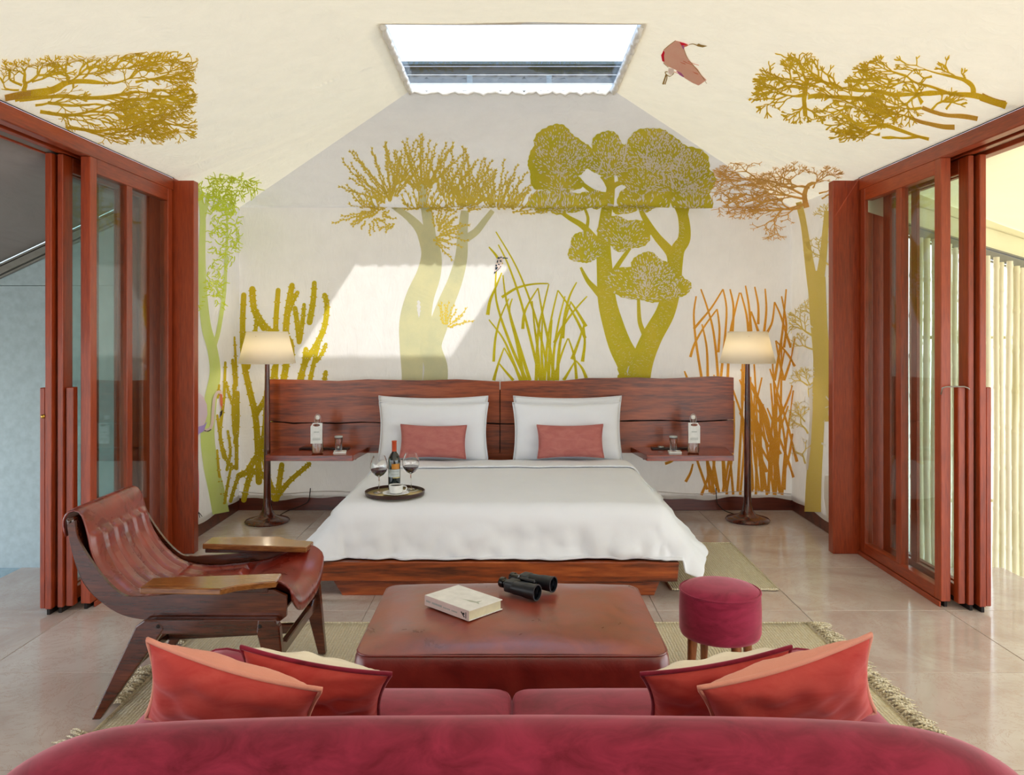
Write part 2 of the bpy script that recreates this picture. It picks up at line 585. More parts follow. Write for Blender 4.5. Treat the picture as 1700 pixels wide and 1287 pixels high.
for x in (-0.9, -0.32, 0.28, 0.9):
    b = MB(); b.box(x - 0.02, x + 0.02, -0.02, 0.0, 0.0, 0.30); b.build('bracket', M['louvre2'], lv)

# ------------------------------------------------------------------ floor: stone tiles on a grout bed
def tile_mat():
    t = NT('polished_pink_beige_marble')
    oi = t.n('ShaderNodeObjectInfo')
    g = t.n('ShaderNodeNewGeometry')
    ad = t.n('ShaderNodeVectorMath', operation='MULTIPLY_ADD')
    t.l(oi.outputs['Random'], ad.inputs[0]); ad.inputs[1].default_value = (9, 5, 3); t.l(g.outputs['Position'], ad.inputs[2])
    n = t.noise(ad.outputs[0], 1.6, 6, 0.6, 1.2)
    c = t.ramp(n, [(0.28, hexc('#b39e94')), (0.5, hexc('#c6b8b0')), (0.72, hexc('#d2c9c2'))])
    v = t.noise(ad.outputs[0], 3.5, 7, 0.75, 2.5)
    vm = t.ramp(v, [(0.485, (0, 0, 0, 1)), (0.5, (1, 1, 1, 1)), (0.515, (0, 0, 0, 1))])
    c2 = t.mix(vm, c, hexc('#bda496'))
    r = t.ramp(n, [(0.3, (0.10,) * 3 + (1,)), (0.7, (0.17,) * 3 + (1,))])
    m = t.pbr(c2, r, 0, None, 0.6)
    return t.m
M['tile'] = tile_mat()
M['grout'] = simple('grey_grout', '#a39a90', 0.8)
b = MB(); b.box(-5.0, 5.0, -3.0, 4.43, -0.06, -0.004); b.box(XL - 0.12, XR + 0.12, 4.43, 6.95, -0.06, -0.004)
floor = struct(b.build('floor', M['grout']))
TS = 0.80
tb = MB(); tb.box(-TS / 2 + 0.002, TS / 2 - 0.002, -TS / 2 + 0.002, TS / 2 - 0.002, -0.012, 0.0, 0.0015)
tile_me = None
def put_tile(x, y, sx=1.0, sy=1.0):
    global tile_me
    if tile_me is None:
        o = tb.build('tile', M['tile'], floor); tile_me = o.data
    else:
        o = bpy.data.objects.new('tile', tile_me); COL.objects.link(o); o.parent = floor
    o.location = (x, y, 0); o.scale = (sx, sy, 1)
X0t, Y0t = -4.8, -2.79
for j in range(13):
    for i in range(13):
        x = X0t + TS * (i + 0.5); y0 = Y0t + TS * j; y1 = y0 + TS
        x0, x1 = x - TS / 2, x + TS / 2
        if x0 > 5 or y1 < 0.9 and abs(x) > 3.2: continue
        if y0 > 6.9: continue
        lim = 6.9 if True else 0
        if y1 > 4.43 and y0 < 4.43:
            # inside part full, outside part cut
            if x1 < XL - 0.1 or x0 > XR + 0.1: y1 = 4.43
        if y0 >= 4.43:
            a, c = max(x0, XL - 0.12), min(x1, XR + 0.12)
            if c - a < 0.02: continue
            x0, x1 = a, c
        y1 = min(y1, 6.92)
        if y1 - y0 < 0.03: continue
        put_tile((x0 + x1) / 2, (y0 + y1) / 2, (x1 - x0) / TS, (y1 - y0) / TS)

# skirting boards
b = MB(); b.box(XL - 0.03, XR + 0.03, YB + 0.006, YB + 0.03, 0, 0.135, 0.003); struct(b.build('baseboard_back', M['skirt']))
b = MB(); b.box(XL - 0.03, XL - 0.006, 5.62, YB + 0.006, 0, 0.135, 0.003); struct(b.build('baseboard_left', M['skirt']))
b = MB(); b.box(XR + 0.006, XR + 0.03, 5.62, YB + 0.006, 0, 0.135, 0.003); struct(b.build('baseboard_right', M['skirt']))

# ------------------------------------------------------------------ posts, lintels, sills
def trim(n, mb, mat): return struct(mb.build('trim_%d' % n, mat))
b = MB(); b.box(XL - 0.06, -2.20, 5.52, 5.60, 0, 2.585, 0.004); tl = trim(1, b, M['teak'])
b = MB(); b.box(2.22, XR + 0.04, 5.52, 5.60, 0, 2.585, 0.004); tr_ = trim(2, b, M['teak'])
for s, X, n in ((-1, XL, 3), (1, XR, 4)):
    b = MB()
    def bx(xa, xb, *a):
        b.box(min(X + s * xa, X + s * xb), max(X + s * xa, X + s * xb), *a)
    bx(0.0, 0.06, -2.6, 5.52, 2.515, 2.60, 0.004)
    o = trim(n, b, M['teak_y'])
    b = MB(); bx(0.06, 0.11, -2.6, 5.5, 2.565, 2.60); b.build('track_groove', M['dark'], o)
    b = MB(); bx(0.11, 0.15, -2.6, 5.5, 2.52, 2.60, 0.003); b.build('track_rail', M['teak_y'], o)
    b = MB(); bx(0.15, 0.20, -2.6, 5.5, 2.565, 2.60); b.build('track_groove', M['dark'], o)
    b = MB(); bx(0.20, 0.26, -2.6, 5.5, 2.51, 2.60, 0.003); b.build('track_rail', M['teak_y'], o)
    b = MB(); bx(-0.004, 0.0, -2.6, 5.52, 2.598, 2.612); b.build('edge_strip', M['dark'], o)
    b = MB(); bx(-0.01, 0.0, 4.465, 5.52, 0, 0.03, 0.002); b.build('sill_nosing', M['teak_y'], o)
for s, X, o in ((-1, XL, tl), (1, XR, tr_)):
    b = MB(); b.box(min(X, X + s * 0.06), max(X, X + s * 0.06), 5.521, 5.62, 2.587, 2.603); b.build('cap', M['teak_y'], o)
# jamb return beside the posts
for s, X, n in ((-1, XL, 5), (1, XR, 6)):
    b = MB(); b.box(min(X + s * 0.05, X + s * 0.30), max(X + s * 0.05, X + s * 0.30), 5.50, 5.59, 0, 2.60, 0.004); trim(n, b, M['teak'])
# small brass eyelets at the eaves
b = MB(); b.box(XR - 0.025, XR - 0.002, 3.745, 3.80, 2.625, 2.66, 0.003); o = tag(b.build('cloth_bracket', M['steel']), 'small metal bracket at the cloth edge over the right opening', 'bracket')
b = MB(); b.box(XL + 0.002, XL + 0.02, 3.64, 3.68, 2.615, 2.65, 0.003); o = tag(b.build('cloth_bracket', M['steel']), 'small metal bracket at the cloth edge over the left opening', 'bracket')

# ------------------------------------------------------------------ sliding glazed doors, three parked panels a side
dn = [0]
def panel(s, xa, xb, y0, y1, mull, gmat, stile=0.085, plank=None):
    dn[0] += 1
    X = XL if s < 0 else XR
    xm = (xa + xb) / 2
    root = bpy.data.objects.new('door_%d' % dn[0], None); COL.objects.link(root)
    root.location = (X + s * xm, y0, 0); struct(root)
    inv = Matrix.Translation((-(X + s * xm), -y0, 0))
    def pt(name, mat, a0, a1, *r, **k):
        mb = MB(); mb.box(min(X + s * a0, X + s * a1), max(X + s * a0, X + s * a1), *r)
        o = mb.build(name, mat, root, **k); o.matrix_parent_inverse = inv
        return o
    pt('stile', M['teak'], xa, xb, y0, y0 + stile, 0.03, 2.515, 0.003)
    pt('stile', M['teak'], xa, xb, y1 - stile, y1, 0.03, 2.515, 0.003)
    for m in mull:
        pt('mullion', M['teak'], xa + 0.004, xb - 0.004, m, m + 0.07, 0.09, 2.44, 0.003)
    pt('top_rail', M['teak_y'], xa, xb, y0 + stile, y1 - stile, 2.43, 2.515, 0.003)
    pt('bottom_rail', M['teak_y'], xa, xb, y0 + stile, y1 - stile, 0.03, 0.10, 0.003)
    pt('pane', gmat, xm - 0.003, xm + 0.003, y0 + stile, y1 - stile, 0.09, 2.44)
    pt('guide', M['dark'], xm - 0.008, xm + 0.008, y0 + 0.002, y1 - 0.002, 0.0, 0.032)
    if plank:
        pa, pb, py0, py1 = plank
        o = pt('pull_board', M['teak'], pa, pb, py0, py1, 0.03, 1.235, 0.004)
        if s < 0 and pb > 0.22:
            mb = MB(); mb.lathe([(0.0, -0.012), (0.009, -0.009), (0.012, 0), (0.009, 0.009), (0, 0.012)], X + s * (pb + 0.004) + 0.03, py0 - 0.01, 1.08, 16)
            k = mb.build('key_knob', M['brass'], o, True)
    return root
pl = {}
for s, g in ((-1, M['glass_green']), (1, M['glass'])):
    yo = 4.43 if s < 0 else 4.465
    panel(s, 0.0, 0.055, yo, 5.50, [4.93 if s > 0 else 4.86], g, 0.07)
    panel(s, 0.12, 0.150, yo - 0.06, 5.42, [4.98, ], g, 0.10, (0.075, 0.115, yo - 0.04, yo + 0.01))
    panel(s, 0.165, 0.20, yo - 0.09, 5.36, [4.78], g, 0.10, (0.205, 0.235, yo - 0.08, yo - 0.035))
# dark recess board behind the first stile
# latch hook on the right panels
b = MB(); b.tube([(2.395, 4.455, 1.19), (2.395, 4.44, 1.228), (2.41, 4.43, 1.235), (2.50, 4.41, 1.237), (2.515, 4.40, 1.23), (2.52, 4.395, 1.222)], 0.004, 8)
tag(b.build('latch_hook', M['steel'], None, True), 'thin steel latch hook across the right-hand door stiles', 'hook')

# ------------------------------------------------------------------ outside: ground, porch walls, awnings, bamboo fence
M['ground'] = simple('pale_sandy_ground', '#cfc6b4', 0.95)
b = MB(); b.grid(lambda u, v: (-60 + 120 * u, -60 + 120 * v, -0.24), 4, 4); struct(b.build('ground', M['ground']))
def gravel_mat():
    t = NT('river_gravel')
    co = t.coord('World')
    vo = t.n('ShaderNodeTexVoronoi'); vo.inputs['Scale'].default_value = 26; t.l(co, vo.inputs['Vector'])
    c = t.ramp(vo.outputs['Color'], [(0.2, hexc('#8f8674')), (0.5, hexc('#b9b09c')), (0.8, hexc('#ded8c8'))])
    return t.pbr(c, 0.8, 0, t.bump(vo.outputs['Distance'], 0.8, 0.03))
M['gravel'] = gravel_mat()
b = MB()
random.seed(5)
def pebble(x, y, z, r):
    bm = bmesh.new(); bmesh.ops.create_icosphere(bm, subdivisions=1, radius=r)
    b.bm(bm, Matrix.Translation((x, y, z)) @ Matrix.Rotation(random.random() * 6, 4, 'Z') @ Matrix.Diagonal((1.3, 0.9, 0.6, 1)))
for i in range(1500):
    pebble(random.uniform(-4.6, -2.65), random.uniform(4.46, 5.6), -0.235 + random.random() * 0.01, random.uniform(0.012, 0.03))
for i in range(600):
    pebble(random.uniform(2.75, 4.4), random.uniform(4.46, 4.9), -0.14, random.uniform(0.012, 0.03))
tag(b.build('gravel', M['gravel'], None, True), 'loose pale gravel in the strips beside the tiled floor', 'gravel', None, 'stuff')
# left outer wall
M['bluewall'] = simple('grey_blue_render', '#b4c6cb', 0.85)
M['bluewall2'] = simple('grey_blue_plinth', '#94aeb8', 0.8)
b = MB()
b.box(-5.2, XL - 0.28, 5.62, 5.72, -0.24, 1.86); b.box(-5.2, XL - 0.28, 5.622, 5.72, 1.864, 2.75)
wo_ = struct(b.build('wall_outside_left', M['bluewall']))
b = MB(); b.box(-5.2, XL - 0.28, 5.60, 5.619, -0.24, -0.125, 0.004); b.build('plinth', M['bluewall2'], wo_)
# right outer ledge
M['ledge'] = simple('white_ledge', '#efe9dc', 0.8)
b = MB(); b.box(XR + 0.25, 5.2, 5.0, 5.9, -0.24, -0.10, 0.004); struct(b.build('trim_7', M['ledge']))
# awnings
def canvas(name, c, transl, tc):
    t = NT(name)
    co = t.coord('World', (1, 0.25, 1))
    n = t.noise(co, 3, 5, 0.6, 0.8)
    c = hexc(c)
    col = t.ramp(n, [(0.3, tuple(v * 0.85 for v in c[:3]) + (1,)), (0.7, c)])
    t.pbr(col, 0.9, 0, t.bump(n, 0.3, 0.03), 0.1)
    tr = t.n('ShaderNodeBsdfTranslucent'); tr.inputs[0].default_value = hexc(tc)
    ms = t.n('ShaderNodeMixShader'); ms.inputs[0].default_value = transl
    t.l(t.p.outputs[0], ms.inputs[1]); t.l(tr.outputs[0], ms.inputs[2]); t.l(ms.outputs[0], t.out.inputs[0])
    return t.m
M['awn_l'] = canvas('canvas_shaded', '#8f8884', 0.03, '#b0a090')  # same cloth as the right awning, its unlit underside put into the grey
M['awn_r'] = canvas('canvas_sunlit', '#e4ddc0', 0.22, '#efe2ac')  # sunlit copy of that cloth, the sun's warmth put into the colour
M['trimgrey'] = simple('pale_grey_trim', '#8f8c84', 0.6)
def awning(s, mat, label):
    X = XL if s < 0 else XR
    root = thing('awning', label, 'awning', (X + s * 0.9, 3.0, 2.2))
    inv = Matrix.Translation((-(X + s * 0.9), -3.0, -2.2))
    mb = MB()
    mb.grid(lambda u, v: (X + s * (0.02 + 2.55 * u), -2.6 + (8.217 if s < 0 else 8.3) * v, 2.604 - (0.47 if s < 0 else 0.37) * 2.55 * u + 0.02 * sin(v * 20) * u * (1 - u)), 20, 40)
    o = mb.build('canvas', mat, root, True); o.matrix_parent_inverse = inv
    # sloping trim board along the far wall
    mb = MB()
    a, c = X + s * 0.27, X + s * 2.57
    yt = 5.60 if s < 0 else 5.42
    z1, z2 = (2.604 - 0.47 * 0.27 - 0.012, 2.604 - 0.47 * 2.57 - 0.012) if s < 0 else (2.357 - 0.30 * 0.27, 2.357 - 0.30 * 2.57)
    for dz, dy, h in ((0.0, 0.0, 0.012), (-0.022, 0.0, 0.05), (-0.082, 0.012, 0.012)):
        mb.prism([(a, z1 + dz), (c, z2 + dz), (c, z2 + dz - h), (a, z1 + dz - h)], 'y', yt - 0.03 + dy, yt + 0.01)
    o = mb.build('trim_board', M['trimgrey'], root); o.matrix_parent_inverse = inv
    if s > 0:
        mb = MB(); mb.grid(lambda u, v: (X + 0.02 + 2.55 * u, 5.425 + 0.006 * sin(u * 40), (2.602 - 0.37 * 2.55 * u) * v + (2.352 - 0.30 * 2.55 * u) * (1 - v)), 40, 3)
        o = mb.build('valance', mat, root, True); o.matrix_parent_inverse = inv
        mb = MB(); mb.prism([(X + 0.02, 2.50), (X + 2.55, 1.72), (X + 2.55, 1.712), (X + 0.02, 2.492)], 'y', 5.412, 5.418); o = mb.build('seam', mat, root); o.matrix_parent_inverse = inv
    return root
awning(-1, M['awn_l'], 'sloping canvas awning, coloured grey as in shade, outside the left opening')
awr = awning(1, M['awn_r'], 'sloping canvas awning, coloured yellow-cream as in sun, outside the right opening')
mb = MB(); mb.tube([(XR + 0.3, 5.2, 2.30), (XR + 2.5, 5.2, 1.52)], 0.004, 6)
# bamboo fence
t = NT('bamboo')
co = t.coord('World', (1, 1, 0.12))
oi = t.n('ShaderNodeObjectInfo')
n = t.noise(co, 14, 4, 0.6)
c1 = t.ramp(n, [(0.3, hexc('#c9bf8a')), (0.6, hexc('#e9e1c0')), (0.8, hexc('#d9c78e'))])
c2 = t.mix(oi.outputs['Random'], c1, hexc('#efe7d2'))
M['bamboo'] = t.pbr(c2, 0.5, 0, t.bump(n, 0.2, 0.01))
fence = thing('bamboo_fence', 'pale upright bamboo pole fence outside the right glass doors', 'fence', (3.5, 5.35, -0.10))
random.seed(11)
for i in range(46):
    x = 2.69 + i * 0.0455 + random.uniform(-0.004, 0.004)
    top = 2.357 - 0.30 * (x - XR) - 0.075 + random.uniform(-0.015, 0.015)
    r = random.uniform(0.0175, 0.0215)
    dx = random.uniform(-0.012, 0.012)
    mb = MB(); pts = []; rs = []
    z = -0.10; ph = random.uniform(0, 0.25)
    nodes = [(-0.10 + ph + k * 0.27) for k in range(10)]
    zs = sorted(set([-0.10, top] + [q + d for q in nodes for d in (-0.02, -0.005, 0.005, 0.02) if -0.1 < q + d < top]))
    for z in zs:
        near = min(abs(z - q) for q in nodes)
        pts.append((x - 3.5 + dx * (z / 2) + 0.004 * sin(z * 3 + i), random.uniform(-0.0005, 0.0005), z + 0.10)); rs.append(r * (1.13 if near < 0.01 else 1.0))
    mb.tube(pts, rs, 10)
    mb.build('bamboo_pole', M['bamboo'], fence, True, 50)
mb = MB(); mb.tube([(-0.8, 0.035, 0.5), (1.3, 0.035, 0.5)], 0.012, 8); mb.build('rail', M['bamboo'], fence, True)
mb = MB(); mb.tube([(-0.8, 0.035, 1.6), (1.3, 0.035, 1.6)], 0.012, 8); mb.build('rail', M['bamboo'], fence, True)
# ------------------------------------------------------------------ printed motifs on the cloth
# each motif is thin print laid on the cloth it belongs to and follows its folds
def cloth_hit(px, py, off):
    d = Vector(((px - VPX) / FPX, 1.0, -(py - VPY) / FPX)); o = Vector((0, 0, EYE))
    best, bk = 1e9, 0
    for k, (a, n) in enumerate(PL):
        dn_ = d.dot(n)
        if dn_ < -1e-6:
            t_ = (a - o).dot(n) / dn_
            if 0 < t_ < best: best, bk = t_, k
    return on_cloth(o + d * best, bk, off)

class Print:
    def __init__(s, base=0.004):
        s.mb = MB(); s.base = base; s.i = 0
    def _off(s):
        s.i += 1
        return s.base + (s.i % 500) * 0.000006
    def stroke(s, pts, w0, w1=None, per=6, mi=0, spline=True, tip=False, step=9.0):
        s.mb.cur = mi
        if w1 is None: w1 = w0
        P = cr(pts, per) if spline else [tuple(p) for p in pts]
        # resample long segments so the print follows creases
        Q = [P[0]]
        for a, c in zip(P[:-1], P[1:]):
            L = math.hypot(c[0] - a[0], c[1] - a[1]); n = max(1, int(L / step))
            for i in range(1, n + 1):
                Q.append((a[0] + (c[0] - a[0]) * i / n, a[1] + (c[1] - a[1]) * i / n))
        off = s._off(); vs = []; fs = []; m = len(Q)
        for i, p in enumerate(Q):
            a, c = Q[max(0, i - 1)], Q[min(m - 1, i + 1)]
            dx, dy = c[0] - a[0], c[1] - a[1]; L = math.hypot(dx, dy) or 1
            nx, ny = -dy / L, dx / L
            t_ = i / (m - 1)
            w = (w0 + (w1 - w0) * t_) / 2
            if tip and t_ > 0.9: w *= max(0.1, (1 - t_) / 0.1)
            vs.append(cloth_hit(p[0] + nx * w, p[1] + ny * w, off)); vs.append(cloth_hit(p[0] - nx * w, p[1] - ny * w, off))
        for i in range(m - 1):
            fs.append((2 * i, 2 * i + 1, 2 * i + 3, 2 * i + 2))
        s.mb.add(vs, fs)
        return Q
    def blob(s, cx, cy, rad, rings=5, mi=0, n=40):
        """rad: function of angle -> radius (px)"""
        s.mb.cur = mi; off = s._off()
        vs = [cloth_hit(cx, cy, off)]; fs = []
        for r in range(1, rings + 1):
            for k in range(n):
                a = 2 * pi * k / n; R = rad(a) * r / rings
                vs.append(cloth_hit(cx + R * cos(a), cy + R * sin(a), off))
        for k in range(n):
            fs.append((0, 1 + k, 1 + (k + 1) % n))
        for r in range(rings - 1):
            for k in range(n):
                k2 = (k + 1) % n
                fs.append((1 + r * n + k, 1 + (r + 1) * n + k, 1 + (r + 1) * n + k2, 1 + r * n + k2))
        s.mb.add(vs, fs)
    def dab(s, x, y, a, L, w, mi=1, lift=0.0035):
        s.mb.cur = mi; off = s.base + lift + (s.i % 7) * 0.00002
        dx, dy = cos(a), sin(a); nx, ny = -dy, dx
        s.mb.add([cloth_hit(x - dx * L / 2, y - dy * L / 2, off), cloth_hit(x + nx * w / 2, y + ny * w / 2, off),
                  cloth_hit(x + dx * L / 2, y + dy * L / 2, off), cloth_hit(x - nx * w / 2, y - ny * w / 2, off)], [(0, 1, 2, 3)])
    def poly(s, pts, mi=0, lift=0.0):
        s.mb.cur = mi; off = s._off() + lift
        cx = sum(p[0] for p in pts) / len(pts); cy = sum(p[1] for p in pts) / len(pts)
        vs = [cloth_hit(cx, cy, off)] + [cloth_hit(p[0], p[1], off) for p in pts]
        n = len(pts)
        s.mb.add(vs, [(0, 1 + k, 1 + (k + 1) % n) for k in range(n)])
    def build(s, name, mats, parent, label):
        return s.mb.build(name, None, parent, False, mats=mats, label=label)

def lift(h, k=1.6):
    c = hexc(h)[:3]
    k = max(1.0, min(k, 0.80 / max(c)))
    return tuple(v * k for v in c) + (1,)
def ink(name, c1, c2, zlo=0.0, zhi=2.6, rub=0.25):
    """printed dye: two dye shades, a worn hand-block texture"""
    t = NT(name)
    co = t.coord('World')
    n = t.noise(co, 4, 4, 0.6)
    c = t.ramp(n, [(0.35, lift(c1)), (0.65, lift(c2))])
    g = t.noise(t.coord('World', (1, 1, 1)), 160, 3, 0.7)
    gm = t.ramp(g, [(0.5, (0, 0, 0, 1)), (0.75, (rub, rub, rub, 1))])
    c = t.mix(gm, c, hexc('#efe6d4'))
    m = t.pbr(c, 0.95, 0, None, 0.1)
    tr = t.n('ShaderNodeBsdfTranslucent'); t.l(c, tr.inputs[0])
    ms = t.n('ShaderNodeMixShader'); ms.inputs[0].default_value = 0.12
    t.l(t.p.outputs[0], ms.inputs[1]); t.l(tr.outputs[0], ms.inputs[2]); t.l(ms.outputs[0], t.out.inputs[0])
    return m
I_OL = ink('olive_print', '#a79a12', '#b5a81c')
I_OLB = ink('tree_print_gold', '#b9a23a', '#c4ae4a')
I_GREY = ink('trunk_print_sage', '#a9a888', '#b5b08a')
I_BIG = ink('big_tree_print', '#a39a1c', '#b0a030')
I_CACT = ink('cactus_print', '#a49412', '#b09a1a')
I_ORG = ink('orange_print', '#e5a030', '#eead3c')
I_LIME = ink('lime_print', '#c0cf78', '#c9d489')
I_LIMED = ink('lime_leaf_print', '#b3bf2c', '#bcc840')
I_TAN = ink('tan_print', '#c9b45e', '#cfb968')
I_TAND = ink('tan_branch_print', '#b98d48', '#c29a52')
I_GOLD = ink('gold_print', '#c9a616', '#cfb024')
I_GOLDD = ink('bronze_print', '#a8802a', '#b08a30')
I_CLOTH = ink('bare_cloth_print', '#ece5d8', '#efe8dc', rub=0)
random.seed(3)
R = random.random
def U(a, c): return a + (c - a) * R()

def branch(P, x, y, ang, L, w, depth, mi=0, spread=0.55, sy=1.0, shrink=0.74, kids=(2, 3), wob=0.25, minw=0.9, up=0.0, ok=None):
    pts = [(x, y)]; a = ang; n = 3
    for i in range(n):
        a += U(-wob, wob)
        if up: a += up * (-pi / 2 - a if True else 0)
        x += cos(a) * L / n; y += sin(a) * L / n * sy
        pts.append((x, y))
    if ok and not ok(x, y): return
    P.stroke(pts, w, max(minw, w * 0.62), per=2, mi=mi, tip=(depth == 0))
    if depth <= 0: return
    k = random.randint(*kids)
    for i in range(k):
        da = spread * ((i - (k - 1) / 2) * 2 / max(1, k - 1)) + U(-0.2, 0.2)
        branch(P, x, y, a + da, L * shrink * U(0.8, 1.15), max(minw, w * 0.68), depth - 1, mi, spread, sy, shrink, kids, wob, minw, up, ok)
    if depth > 1 and R() < 0.8:   # side shoot from the middle
        mx, my = pts[2]
        branch(P, mx, my, a + random.choice((-1, 1)) * U(0.5, 0.9), L * 0.6, max(minw, w * 0.5), depth - 2, mi, spread, sy, shrink, kids, wob, minw, up, ok)

# --- thorny twig tree (back wall, left of centre)
P = Print()
P.stroke([(704, 640), (700, 612), (694, 575), (690, 535), (697, 495), (712, 455), (716, 420), (706, 388)], 74, 26, mi=1)
P.stroke([(722, 640), (724, 610), (716, 575), (728, 540), (740, 505), (756, 465), (766, 425), (768, 385), (772, 350)], 42, 13, mi=1)
P.stroke([(714, 425), (700, 385), (680, 362), (652, 342)], 22, 8, mi=1)
P.stroke([(716, 420), (712, 375), (704, 335), (700, 300)], 24, 8, mi=1)
P.stroke([(770, 398), (790, 385), (806, 365), (818, 350)], 14, 8, mi=1)
P.stroke([(730, 560), (738, 545), (744, 530)], 8, 4, mi=1)
def twigfan(cx, cy, a0, a1, n, L0, L1, w=2.2, barb=6.5):
    n = int(n * 1.15)
    for i in range(n):
        a = a0 + (a1 - a0) * (i + U(-0.3, 0.3)) / max(1, n - 1)
        L = U(L0, L1)
        r0 = U(4, 22)
        x0, y0 = cx + cos(a) * r0, cy + sin(a) * r0 * 0.8
        up = U(0.1, 0.35)
        pts = []; aa = a
        x, y = x0, y0; m = max(3, int(L / 9))
        for k in range(m + 1):
            pts.append((x, y))
            aa += up * (-pi / 2 - aa) * 0.12 if -pi < aa < 0.3 else 0
            aa += U(-0.10, 0.10)
            x += cos(aa) * L / m; y += sin(aa) * L / m
        P.stroke(pts, w, 1.0, per=2, mi=0)
        for k in range(1, len(pts)):
            for q in (0, 0.5):
                px = pts[k - 1][0] * (1 - q) + pts[k][0] * q; py = pts[k - 1][1] * (1 - q) + pts[k][1] * q
                sd = 1 if (k + (q > 0)) % 2 else -1
                dd = math.atan2(pts[k][1] - pts[k - 1][1], pts[k][0] - pts[k - 1][0]) + sd * 0.7
                P.dab(px + cos(dd) * 2, py + sin(dd) * 2, dd, barb, 3.0, mi=0, lift=0.001)
for hub in ((650, 330, -2.95, -0.9, 15, 60, 100), (640, 350, -3.6, -2.2, 9, 40, 74), (702, 318, -2.5, -0.7, 17, 60, 92),
            (735, 330, -1.9, -0.4, 10, 45, 85), (774, 340, -2.4, -0.5, 17, 45, 84), (822, 348, -2.3, -0.2, 16, 42, 78),
            (845, 352, -1.6, 0.15, 9, 30, 52), (700, 350, -3.0, 0.0, 14, 30, 60), (760, 352, -3.0, -0.1, 12, 30, 55), (660, 310, -2.0, -1.0, 6, 50, 78)):
    twigfan(*hub)
twigfan(722, 385, -1.6, 0.3, 10, 25, 55); twigfan(716, 395, -0.9, 0.9, 7, 20, 45); twigfan(615, 356, -2.8, 2.8, 14, 8, 26, 1.8, 4); twigfan(660, 368, 2.4, 3.6, 4, 12, 30)
twigfan(738, 545, -1.9, -0.2, 9, 22, 44, 1.6, 4)
P.build('tree_print', [I_OLB, I_GREY], wall_back, 'printed thorny tree with sage trunk')

# --- big round-crowned tree (back wall, right of centre)
P = Print()
P.stroke([(1056, 640), (1046, 606), (1030, 575), (1018, 540), (1008, 500), (1004, 450), (1002, 400), (1006, 355), (1013, 318), (1014, 290)], 46, 11)
P.stroke([(1058, 640), (1066, 600), (1082, 560), (1104, 520), (1115, 480), (1120, 440), (1125, 415), (1136, 395), (1134, 360), (1122, 330), (1122, 310)], 40, 12)
P.stroke([(1052, 640), (1050, 615), (1040, 600)], 60, 40)
for line, w0, w1 in ((([1050, 625], [1030, 575], [1008, 500], [1004, 450], [1002, 400], [1006, 355], [1013, 318]), 30, 9), (([1066, 610], [1082, 560], [1104, 520], [1118, 460], [1125, 415], [1134, 370]), 26, 9)):
    L = cr(line, 16)
    for i in range(1, len(L) - 1):
        w = w0 + (w1 - w0) * i / len(L); a = math.atan2(L[i + 1][1] - L[i - 1][1], L[i + 1][0] - L[i - 1][0])
        for q in range(3):
            k = U(-0.45, 0.45) * w
            P.dab(L[i][0] + cos(a + pi / 2) * k, L[i][1] + sin(a + pi / 2) * k + U(-3, 3), a + pi / 2 + U(-0.5, 0.5), U(2.5, 5), U(0.3, 0.45), mi=1)
P.stroke([(1118, 435), (1112, 418), (1090, 392), (1068, 358), (1062, 340)], 20, 5)
P.stroke([(1132, 375), (1140, 352), (1144, 335)], 8, 4)
P.stroke([(1004, 498), (988, 480), (975, 465), (964, 444)], 13, 4)
P.stroke([(1006, 420), (988, 398), (968, 376), (945, 362), (928, 350)], 15, 5)
P.stroke([(974, 380), (976, 362), (970, 345)], 6, 4)
P.stroke([(1012, 462), (1026, 440), (1040, 420), (1046, 412)], 9, 5)
P.stroke([(1070, 556), (1062, 535), (1060, 505), (1060, 480)], 9, 4)
P.stroke([(1012, 322), (990, 318), (968, 305), (950, 290)], 11, 5)
P.stroke([(1012, 315), (1022, 305), (1038, 300), (1046, 290)], 10, 6)
P.stroke([(1012, 312), (1005, 298), (998, 290)], 8, 5)
def crown(cx, cy, rx, ry, seed, tilt=0.0, dashes=True, wob=0.10):
    def rad(a):
        u = a - tilt
        e = rx * ry / sqrt((ry * cos(u)) ** 2 + (rx * sin(u)) ** 2)
        f = 1 + wob * (sin(3 * a + seed) + 0.6 * sin(5 * a + 2 * seed)) + 0.025 * sin(23 * a + seed)
        return e * f
    P.blob(cx, cy, rad, rings=5, mi=0, n=72)
    if dashes:
        for q in range(int(rx * ry / 5.6)):
            a = U(0, 2 * pi); r = sqrt(R()) * 0.97
            x, y = cx + rad(a) * r * cos(a), cy + rad(a) * r * sin(a)
            da = math.atan2(y - cy - ry * 0.9, x - cx)
            P.i += 1
            P.dab(x, y, da + U(-0.3, 0.3), U(3.6, 5.4), U(1.5, 2.1), mi=1)
crown(925, 250, 44, 42, 1); crown(900, 275, 24, 36, 2.2, dashes=False); crown(958, 262, 26, 26, 3); crown(930, 300, 36, 18, 0.4)
crown(905, 335, 30, 18, 2); crown(940, 335, 42, 20, 1.4); crown(985, 330, 24, 16, 4)
crown(1010, 252, 32, 34, 0.7); crown(1012, 270, 40, 22, 2.9)
crown(1085, 250, 58, 36, 0.2, 0.1); crown(1120, 275, 58, 46, 1.9, 0.5); crown(1145, 295, 38, 46, 0.8); crown(1070, 290, 46, 36, 2.5)
crown(1068, 330, 44, 20, 3.6); crown(1150, 325, 30, 20, 0.3); crown(1035, 345, 22, 11, 1)
crown(970, 412, 27, 26, 0.5, 0.2); crown(1036, 388, 45, 27, 2.4, 0.15); crown(1072, 470, 66, 30, 4.3, 0.0, True, 0.07); crown(1078, 450, 34, 30, 1.2); crown(1118, 478, 28, 18, 2)
